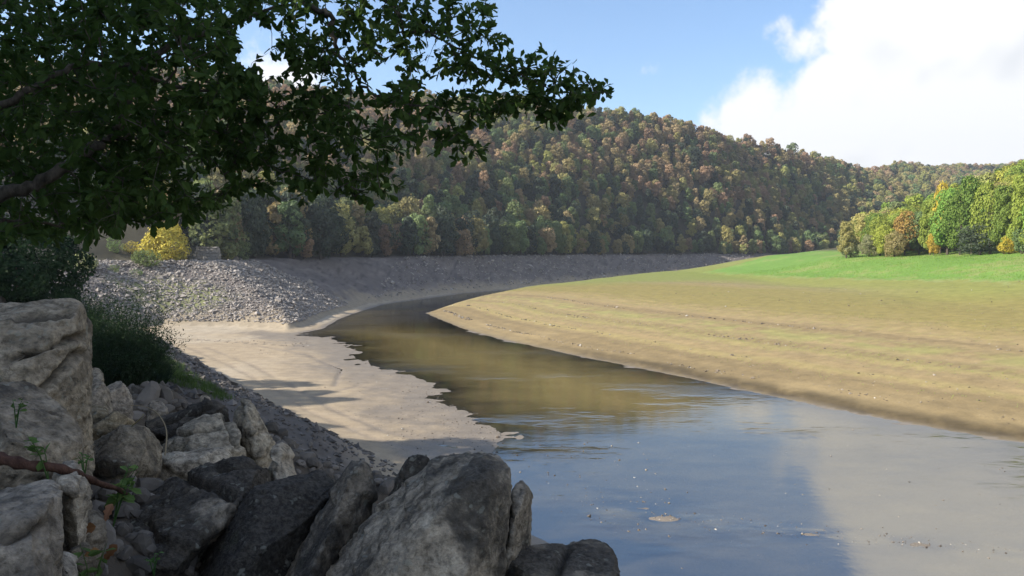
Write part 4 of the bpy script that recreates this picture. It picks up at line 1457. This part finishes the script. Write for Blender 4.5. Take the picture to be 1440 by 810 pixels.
LIMBS = [
    (TR, .24, .05),
    ([TR[2], P(-60, 300, 7.2), P(0, 275, 7.2), P(60, 255, 7.3), P(110, 222, 7.4), P(150, 198, 7.5), P(172, 165, 7.6), P(182, 130, 7.8), P(205, 90, 8.0), P(245, 62, 8.2), P(285, 47, 8.4),
      P(325, 38, 8.5), P(352, 22, 8.6), P(405, 4, 8.8), P(450, -15, 9.0)], .078, .012),
    ([TR[3], P(-80, 190, 7), P(0, 150, 7), P(60, 115, 7.2), P(120, 90, 7.5), P(170, 92, 7.6), P(230, 118, 8), P(290, 128, 8.4), P(340, 138, 8.7), P(400, 150, 8.9), P(450, 160, 9)], .05, .006),
    ([TR[4], (-4.2, 7.4, 13.8), P(330, -60, 8.4), P(420, 0, 8.5), P(463, 22, 8.5), P(468, 52, 8.5), P(480, 82, 8.5), P(500, 106, 8.5), P(516, 126, 8.5), P(546, 143, 8.6), P(612, 150, 8.6),
      P(660, 165, 8.6), P(690, 185, 8.6)], .05, .004),
    ([P(500, 106, 8.5), P(490, 150, 8.4), P(493, 190, 8.3), P(502, 222, 8.3), P(514, 248, 8.3)], .010, .003),
    ([P(330, -60, 8.4), P(430, -60, 8.5), P(540, 0, 8.6), P(572, 26, 8.6), P(602, 46, 8.7), P(642, 66, 8.7), P(682, 86, 8.8), P(722, 102, 8.8), P(760, 118, 8.8), P(802, 132, 8.8), P(850, 130, 8.8)], .028, .003),
    ([P(172, 165, 7.6), P(215, 182, 7.9), P(265, 186, 8), P(325, 188, 8.2), P(352, 216, 8.3), P(382, 236, 8.3), P(430, 250, 8.4), P(470, 264, 8.4), P(500, 282, 8.4)], .020, .003),
    ([P(150, 198, 7.5), P(215, 194, 7.8), P(262, 210, 8.0), P(300, 226, 8.2), P(322, 262, 8.3)], .016, .003),
    ([TR[2], P(-60, 325, 8), P(20, 310, 8.6), P(90, 316, 9.2), P(170, 300, 10), P(245, 292, 10.5)], .035, .004),
    ([TR[5], (-4.5, 5.5, 15.2), (-3, 4.5, 15.9), (-1.6, 3.8, 16.3)], .07, .01),
    ([TR[5], (-7, 5, 15), (-8.5, 3.8, 16.2), (-9.6, 3, 16.6)], .07, .01),
    ([TR[5], (-6, 8, 15), (-5, 10.5, 16), (-3.6, 12, 16.6)], .07, .01),
    ([TR[4], (-7.2, 7, 13.8), (-9, 7.5, 14.4), (-10.8, 7.2, 14.6)], .06, .01),
    ([TR[4], (-5.6, 4.5, 13.8), (-5.3, 2.6, 14.3), (-5, 1, 14.3)], .06, .01),
]
node_p, node_r = [], []
for i, (pts, r0, r1) in enumerate(LIMBS):
    cv = curve(pts)
    if i:
        cv[1:-1] += rng.normal(0, .012, cv[1:-1].shape)
    ra = np.linspace(0, 1, len(cv))
    ra = r0 + (r1 - r0) * ra ** .7
    V, F = tube(cv - OL, ra, 10 if r0 > .06 else 7)
    nz_ = fbm((V + OL) * 9, 2, seed=77)
    V = V * (1 + 0 * V)
    o = mk('trunk' if i == 0 else 'limb', V, F, m_oakbark, oak, smooth=True)
    skip = 8 if i == 0 else 3
    node_p.append(cv[skip:])
    node_r.append(ra[skip:])
node_p = np.concatenate(node_p)
GAPS = [(362, 52, 34, 22), (345, 82, 20, 16), (385, 92, 26, 12), (392, 122, 20, 10), (522, 98, 22, 11), (556, 88, 14, 14), (690, 122, 10, 8), (730, 122, 12, 8), (600, 92, 9, 10), (650, 122, 12, 6),
        (270, 18, 8, 12), (112, 57, 3, 3), (158, 92, 4, 3), (575, 180, 16, 7), (548, 108, 20, 8), (735, 88, 7, 4), (460, 125, 8, 6), (440, 20, 6, 5), (640, 30, 6, 5), (300, 255, 22, 16), (345, 245, 12, 8),
        (415, 175, 10, 7), (610, 175, 18, 8), (580, 60, 7, 5), (500, 60, 6, 8)]


def in_gap(px, py, grow=1.0):
    m = np.zeros(np.shape(px), bool)
    for (gx_, gy_, a, b) in GAPS:
        m |= ((px - gx_) / (a * grow)) ** 2 + ((py - gy_) / (b * grow)) ** 2 < 1
    return m


ro = np.random.default_rng(17)
cl = []


def add_clusters(n, x0, x1, y0, y1, d0, d1, shrink):
    k = 0
    poly = CANOPY
    while k < n:
        x, y = ro.uniform(x0, x1), ro.uniform(y0, y1)
        a = np.array([x, x + shrink, x - shrink, x, x])
        b = np.array([y, y, y, y + shrink, y - shrink * .6])
        if not inside(a, b, poly).all() or in_gap(np.array([x]), np.array([y]), 1.0)[0]:
            continue
        d = ro.uniform(d0, d1)
        cl.append(P(x, y, d))
        k += 1


add_clusters(175, 560, 870, 0, 240, 8.2, 9.2, 9)
add_clusters(50, 690, 866, 60, 180, 8.5, 9.0, 7)
add_clusters(430, 320, 590, -20, 292, 7.6, 9.6, 9)
add_clusters(330, 130, 380, -20, 320, 7.0, 10.5, 10)
add_clusters(1150, -60, 330, -40, 350, 6.5, 13.0, 10)
add_clusters(450, -60, 180, 0, 350, 9, 14.0, 8)
# the part of the crown above and beside the frame
k = 0
while k < 1150:
    v = ro.normal(size=3)
    v *= ro.uniform(.25, 1) ** .5 / np.linalg.norm(v)
    p = np.array([-5.4, 5.4, 15.3]) + v * np.array([5.6, 6.2, 2.7])
    pxx, pyy, dp = proj(p)
    if dp > 0 and -60 < pxx < 1500 and pyy > -45:
        continue
    cl.append(p)
    k += 1
cl = np.array(cl)
d0 = np.array([np.min(((node_p - c) ** 2).sum(1)) for c in cl])
cl = cl[np.argsort(d0)]
allp = np.concatenate([node_p, cl])
nlimb = len(node_p)
par = np.zeros(len(cl), int)
for i, c in enumerate(cl):
    q = allp[:nlimb + i]
    dd = ((q - c) ** 2).sum(1)
    par[i] = int(np.argmin(dd))
cntc = np.ones(len(cl))
for i in range(len(cl) - 1, -1, -1):
    if par[i] >= nlimb:
        cntc[par[i] - nlimb] += cntc[i]
parts, leafP, leafD = [], [], []
for i, c in enumerate(cl):
    a = allp[par[i]]
    L_ = np.linalg.norm(c - a) + 1e-6
    mid = (a + c) / 2 + ro.normal(0, .06 * L_, 3) + np.array([0, 0, .05 * L_])
    r0 = min(.0022 * math.sqrt(cntc[i]) + .0012, .02)
    dirv = (c - mid) / (np.linalg.norm(c - mid) + 1e-9)
    tip = c + dirv * .12 + np.array([0, 0, -.02])
    parts.append(tube([a - OL, mid - OL, c - OL, tip - OL], [r0, r0 * .8, r0 * .55, .0008], 3))
    nlf = int(ro.integers(8, 14))
    for j in range(nlf):
        u = ro.uniform(.0, 1.0)
        base = (mid + (c - mid) * (u / .6)) if u < .6 else (c + (tip - c) * ((u - .6) / .4))
        if L_ > .5 and u < .25:
            base = c + (tip - c) * ro.uniform(0, 1)
        dv = dirv * .5 + ro.normal(0, .55, 3) + np.array([0, 0, -.18])
        leafP.append(base + ro.normal(0, .012, 3))
        leafD.append(dv / np.linalg.norm(dv))
V, F = joinm(parts)
tw = mk('twigs', V, F, m_oakbark, oak)
tag(tw, kind='stuff')
leafP, leafD = np.array(leafP), np.array(leafD)
pxl, pyl, dpl = proj(leafP + leafD * .05)
ok = ~(in_gap(pxl, pyl, .9) & (dpl > 0))
leafP, leafD, pxl, pyl, dpl = leafP[ok], leafD[ok], pxl[ok], pyl[ok], dpl[ok]


def leaf_template(detail):
    if detail == 2:
        t_, w_ = np.array([0, .6, 1.0]), np.array([.02, .24, .02])
    elif detail:
        t_ = np.array([0, .18, .30, .42, .55, .66, .80, .92, 1.0])
        w_ = np.array([.015, .10, .20, .13, .27, .19, .27, .16, .0])
    else:
        t_ = np.array([0, .38, .74, 1.0])
        w_ = np.array([.02, .19, .27, .03])
    V, F = [], []
    for i, (a, b) in enumerate(zip(t_, w_)):
        droop = -.10 * a * a
        V += [(a, 0, droop), (a - .03, b, droop + b * .35), (a - .03, -b, droop + b * .35)]
    for i in range(len(t_) - 1):
        o = i * 3
        F += [(o, o + 3, o + 4), (o, o + 4, o + 1), (o, o + 2, o + 5), (o, o + 5, o + 3)]
    return np.array(V), np.array(F)


def leaf_frames(dv, r, up=.8):
    n = np.array([0, 0, 1.0]) * up + r.normal(0, .5, (len(dv), 3))
    y = np.cross(n, dv)
    y /= np.linalg.norm(y, axis=1, keepdims=True)
    z = np.cross(dv, y)
    return np.stack([dv, y, z], 2)


LR = leaf_frames(leafD, ro)
lsz = .055 + .085 * ro.beta(2, 1.6, len(leafP))
# the leaves that show largest, on the open boughs at the right, are parts of their own
cand = np.where((pxl > 560) & (pyl > 0) & (dpl > 0))[0]
cand = cand[np.argsort(-(lsz[cand] / dpl[cand]))][:300]
LV, LF = leaf_template(True)
lme = []
for k in range(3):
    lme.append(mk('leaf', LV * np.array([1, 1 + .1 * (k - 1), 1]), LF, m_oak, link=False, attrs={'Var': ('FLOAT', 'POINT', np.full(len(LV), .2 + .4 * k))}).data)
for n_, i in enumerate(cand):
    o = bpy.data.objects.new('leaf', lme[n_ % 3])
    M = Matrix([[*LR[i][0], 0], [*LR[i][1], 0], [*LR[i][2], 0], [0, 0, 0, 1]])
    M = Matrix.Translation(Vector(leafP[i] - OL)) @ M @ Matrix.Scale(float(lsz[i]), 4)
    C.objects.link(o)
    o.parent = oak
    o.matrix_local = M
mass = np.ones(len(leafP), bool)
mass[cand] = False
BV, BF = leaf_template(False)
inframe = (dpl > 0) & (pxl > -30) & (pxl < 1470) & (pyl > -30)
for msk_, (TV, TF) in ((mass & inframe, (BV, BF)), (mass & ~inframe, leaf_template(2))):
    v = np.einsum('nij,kj->nki', LR[msk_] * lsz[msk_][:, None, None], TV) + (leafP[msk_] - OL)[:, None, :]
    n_ = int(msk_.sum())
    F = (TF[None] + (np.arange(n_) * len(TV))[:, None, None]).reshape(-1, 3)
    fo = mk('foliage', v.reshape(-1, 3), F, m_oak, oak, attrs={'Var': ('FLOAT', 'POINT', np.repeat(ro.uniform(0, 1, n_), len(TV)))})
    tag(fo, kind='stuff')

# ------------------------------------------------------------------ plants of the near slope
def broom(label, px_, py_, wpx, hpx, n, seed):
    """upright feathery shrub: wiry stems fanning out of a wide base, set with tiny leaves"""
    p_, d_ = hit(px_, py_)
    w_, h_ = wpx / FPX * d_, hpx / FPX * d_
    e = empty('broom_bush', (p_[0], p_[1], p_[2] - .05))
    tag(e, label, 'bush')
    r = np.random.default_rng(seed)
    a = r.uniform(0, 6.283, n)
    q = np.sqrt(r.uniform(0, 1, n))
    b = np.stack([np.cos(a) * q * w_ * .36, np.sin(a) * q * w_ * .36, np.zeros(n)], 1)
    ln = h_ * (1.05 - .55 * q ** 1.5) * r.uniform(.45, 1.15, n)
    out = np.stack([np.cos(a) * q * .55, np.sin(a) * q * .55, np.ones(n)], 1) + r.normal(0, .22, (n, 3))
    out /= np.linalg.norm(out, axis=1, keepdims=True)
    sd = np.cross(out, r.normal(size=(n, 3)))
    sd /= np.linalg.norm(sd, axis=1, keepdims=True)
    bend = r.normal(0, .12, (n, 3)) * ln[:, None]
    wd_ = (.0035 * d_ / 14 * r.uniform(.7, 1.3, n))[:, None]
    m_ = b + out * (ln * .55)[:, None] + bend * .3
    tp = b + out * ln[:, None] + bend
    V1 = np.stack([b - sd * wd_, b + sd * wd_, m_ + sd * wd_ * .8, m_ - sd * wd_ * .8, tp], 1).reshape(-1, 3)
    k = np.arange(n)[:, None] * 5
    F1 = np.concatenate([k + np.array([[0, 1, 2]]), k + np.array([[0, 2, 3]]), k + np.array([[3, 2, 4]])])
    mk('stem', V1, F1, m_dbush, e, attrs={'Var': ('FLOAT', 'POINT', np.repeat(r.uniform(0, .5, n), 5))})
    per = 9
    u = r.uniform(.3, 1.0, (n, per, 1))
    p0 = (m_[:, None] + (tp - m_)[:, None] * ((u - .3) / .7) + r.normal(0, .02 * h_, (n, per, 3))).reshape(-1, 3)
    N = r.normal(size=p0.shape)
    N /= np.linalg.norm(N, axis=1, keepdims=True)
    V2, F2 = leaf_cards(p0, N, h_ * .016, r, .35)
    mk('foliage', V2, F2, m_dbush, e, attrs={'Var': ('FLOAT', 'POINT', np.repeat(r.uniform(0, 1, len(p0)), 4))})
    return e


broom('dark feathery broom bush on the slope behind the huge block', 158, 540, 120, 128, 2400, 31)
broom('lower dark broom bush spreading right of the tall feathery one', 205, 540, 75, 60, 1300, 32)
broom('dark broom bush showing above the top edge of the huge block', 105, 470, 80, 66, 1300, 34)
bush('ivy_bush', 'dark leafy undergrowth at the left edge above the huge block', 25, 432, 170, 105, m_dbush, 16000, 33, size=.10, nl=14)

m_grass = leaf_mat('grass', (.05, .10, .025), (.11, .17, .045), .3, 1.0, .1)
m_mgrass = leaf_mat('meadow_grass', (.135, .27, .038), (.22, .36, .06), .3, 1.0, .1)


def blades(name, pts, hgt, wid, mat, label, seed, per=5, lean=.45):
    r = np.random.default_rng(seed)
    n = len(pts) * per
    b = np.repeat(pts, per, 0) + r.normal(0, 1, (n, 3)) * np.array([1, 1, 0]) * (np.repeat(hgt, per)[:, None] * .35)
    h = np.repeat(hgt, per) * r.uniform(.5, 1.2, n)
    a = r.uniform(0, 6.28, n)
    d = np.stack([np.cos(a), np.sin(a), np.zeros(n)], 1)
    sd = np.stack([-np.sin(a), np.cos(a), np.zeros(n)], 1) * (np.repeat(wid, per))[:, None]
    l1 = r.uniform(.1, lean, n)
    up = np.array([0, 0, 1.])
    m = b + d * (l1 * h * .3)[:, None] + up * (h * .6)[:, None]
    tp = b + d * (l1 * h)[:, None] + up * h[:, None]
    V = np.stack([b - sd, b + sd, m + sd * .7, m - sd * .7, tp], 1).reshape(-1, 3)
    k = np.arange(n)[:, None] * 5
    F = np.concatenate([k + np.array([[0, 1, 2]]), k + np.array([[0, 2, 3]]), k + np.array([[3, 2, 4]])])
    o = mk(name, V, F, mat, attrs={'Var': ('FLOAT', 'POINT', np.repeat(r.uniform(0, 1, n), 5))})
    tag(o, label, kind='stuff')
    return o


rg_ = np.random.default_rng(66)
GR = [(176, 498), (215, 488), (250, 515), (300, 548), (330, 566), (300, 562), (250, 545), (190, 520)]
_x, _y = rg_.uniform(170, 335, 3000), rg_.uniform(485, 570, 3000)
_k = inside(_x, _y, GR)
gpt = hit_many(_x[_k][:800], _y[_k][:800])[0]
blades('slope_grass', gpt, np.full(len(gpt), .26), np.full(len(gpt), .009), m_grass, 'dark green grass growing on the rubble slope beside the broom', 67, 8)
mpts = scatter(60000, 30, 130, 95, 215, lambda x, y: inside(x, y, MEADOW) & (seg_dist(x, y, MEADOW[:-3]) > .5), 68)
blades('meadow_grass', mpts, np.full(len(mpts), .22), np.full(len(mpts), .03), m_mgrass, 'bright green grass of the meadow below the sunlit trees', 69, 1, .8)

bpts = scatter(26000, -5, 110, 45, 200, lambda x, y: inside(x, y, BAR) & (seg_dist(x, y, BAR_NEAR) > 6) & (fbm(np.stack([(seg_dist(x, y, BAR_NEAR)) / 5, y / 60], 1), 3, seed=99) > .12), 98)
m_sprout = leaf_mat('sprout', (.22, .25, .07), (.34, .36, .11), .3, 1.0, .1)
blades('bar_sprouts', bpts, np.full(len(bpts), .09), np.full(len(bpts), .022), m_sprout, 'sparse yellowish green sprouts growing in bands on the mud bar', 97, 2, .9)

# ------------------------------------------------------------------ small things among the boulders
m_stick = bark_mat('stick_bark', (.035, .018, .014), (.11, .06, .045), 34)
path = curve([P(-40, 640, 2.25), P(0, 645, 2.25), P(40, 654, 2.25), P(80, 658, 2.28), P(112, 668, 2.35), P(140, 680, 2.5), P(166, 688, 2.65), P(188, 702, 2.8)], 5)
V, F = tube(path - path[0], np.linspace(.019, .006, len(path)) * (1 + .16 * np.sin(np.arange(len(path)) * 1.7) + .1 * np.sin(np.arange(len(path)) * 4.1)), 9)
st = mk('fallen_branch', V, F, m_stick, smooth=True)
st.location = path[0]
tag(st, 'reddish brown fallen branch lying across the boulders at lower left', 'branch')

m_dead = {}
for nm, a, b in (('rust', (.11, .04, .022), (.2, .08, .045)), ('salmon', (.27, .13, .085), (.38, .2, .14)), ('ochre', (.30, .19, .08), (.42, .28, .11))):
    m_dead[nm] = leaf_mat('dead_leaf_' + nm, a, b, .25, 12, .05)
for (x, y, d, sz_, az_, mt, lab) in ((147, 735, 2.55, .062, 1.3, 'salmon', 'large salmon dead leaf standing upright in the dark gap'), (118, 782, 2.2, .04, .4, 'ochre', 'small ochre dead leaf above the weed at the bottom left'),
                                     (104, 748, 2.35, .06, .2, 'rust', 'rust red dead leaf on the grooved stone'), (146, 790, 2.4, .06, 1.0, 'rust', 'dark rust dead leaf leaning on the long slab at the bottom'),
                                     (280, 573, 5.5, .09, .3, 'rust', 'orange dead leaf on the dark layered slab'), (158, 708, 2.7, .05, .8, 'ochre', 'yellowish dead leaf below the green weed')):
    e = mk('dead_leaf', LV * sz_, LF, m_dead[mt], attrs={'Var': ('FLOAT', 'POINT', np.linspace(0, 1, len(LV)))})
    xa = Vector((math.cos(az_), .25, math.sin(az_))).normalized()
    za = Vector((random.uniform(-.3, .3), -1, random.uniform(.2, .7)))
    ya = za.cross(xa).normalized()
    za = xa.cross(ya)
    e.matrix_world = Matrix.Translation(Vector(P(x, y, d))) @ Matrix((xa, ya, za)).transposed().to_4x4()
    tag(e, lab, 'dead leaf')

m_weed = leaf_mat('weed_leaf', (.055, .12, .035), (.10, .20, .055), .35, 4, .1)
WEEDS = [(158, 695, 2.7, .16, 26, 'leafy green weed hanging under the fallen branch'), (130, 806, 2.15, .11, 24, 'bright green weed at the bottom beside the dead leaves'), (216, 786, 2.62, .05, 8, 'tiny green sprig growing on the long slab'),
         (68, 640, 2.25, .10, 18, 'small green weed on the mossy boulder above the fallen branch'), (118, 646, 2.5, .05, 8, 'little sprig at the right edge of the mossy boulder'),
         (22, 574, 2.45, .06, 10, 'tiny mossy plant on top of the mossy boulder'), (86, 736, 2.3, .04, 7, 'tiny seedling beside the flat grey stone')]
wl_ = np.random.default_rng(88)
for (x, y, d, hh, nl_, lab) in WEEDS:
    p0 = P(x, y, d) - np.array([0, 0, hh * .5])
    e = empty('weed', p0)
    tag(e, lab, 'weed')
    sp, lp, ld = [], [], []
    for k in range(max(3, nl_ // 5)):
        a = wl_.uniform(0, 6.28)
        tp = np.array([math.cos(a) * hh * .5, math.sin(a) * hh * .5, hh * wl_.uniform(.6, 1.1)])
        sp.append(tube([(0, 0, -.03), tp * .5 + np.array([0, 0, hh * .1]), tp], [.0022, .0018, .0008], 4))
        for j in range(5):
            u_ = wl_.uniform(.35, 1)
            lp.append(tp * u_)
            v_ = wl_.normal(0, 1, 3) * np.array([1, 1, .5]) - np.array([0, .3, 0])
            ld.append(v_ / np.linalg.norm(v_))
    V, F = joinm(sp)
    mk('stem', V, F, m_weed, e)
    lp, ld = np.array(lp), np.array(ld)
    R_ = leaf_frames(ld, wl_) * (hh * wl_.uniform(.22, .4, len(lp)))[:, None, None]
    v = np.einsum('nij,kj->nki', R_, BV) + lp[:, None, :]
    F = (BF[None] + (np.arange(len(lp)) * len(BV))[:, None, None]).reshape(-1, 3)
    mk('foliage', v.reshape(-1, 3), F, m_weed, e, attrs={'Var': ('FLOAT', 'POINT', np.repeat(wl_.uniform(0, 1, len(lp)), len(BV)))})
m_straw = leaf_mat('straw', (.30, .27, .16), (.42, .38, .24), .2, 2, .1)
for (pts_, lab) in (([(232, 640, 3.9), (234, 605, 4.0), (222, 582, 4.1), (204, 572, 4.2), (184, 570, 4.3)], 'dry arching grass stalk in front of the dark layered slab'),
                    ([(168, 612, 3.8), (182, 602, 3.75), (198, 588, 3.7), (202, 582, 3.7)], 'short green and straw blade above the triangular slab')):
    path = curve([P(*p) for p in pts_], 5)
    V, F = tube(path - path[0], np.linspace(.004, .0015, len(path)), 5)
    o = mk('grass_stalk', V, F, m_straw)
    o.location = path[0]
    tag(o, lab, 'grass')

# ------------------------------------------------------------------ valley haze
def box(name, lo, hi):
    V = np.array([[x, y, z] for z in (lo[2], hi[2]) for y in (lo[1], hi[1]) for x in (lo[0], hi[0])], float)
    F = np.array([(0, 2, 3, 1), (4, 5, 7, 6), (0, 1, 5, 4), (2, 6, 7, 3), (0, 4, 6, 2), (1, 3, 7, 5)])
    return mk(name, V, F)


hz = box('haze', (-1800, -1800, -12), (1800, 1800, 260))
m_haze, t = mat_new('haze')
pv = t.n('ShaderNodeVolumePrincipled')
pv.inputs['Color'].default_value = (.80, .88, 1.0, 1)
pv.inputs['Density'].default_value = 0.00022
pv.inputs['Anisotropy'].default_value = 0.3
o = t.n('ShaderNodeOutputMaterial')
t.l(pv.outputs[0], o.inputs['Volume'])
hz.data.materials.append(m_haze)
tag(hz, 'thin bluish haze hanging in the valley air', kind='stuff')
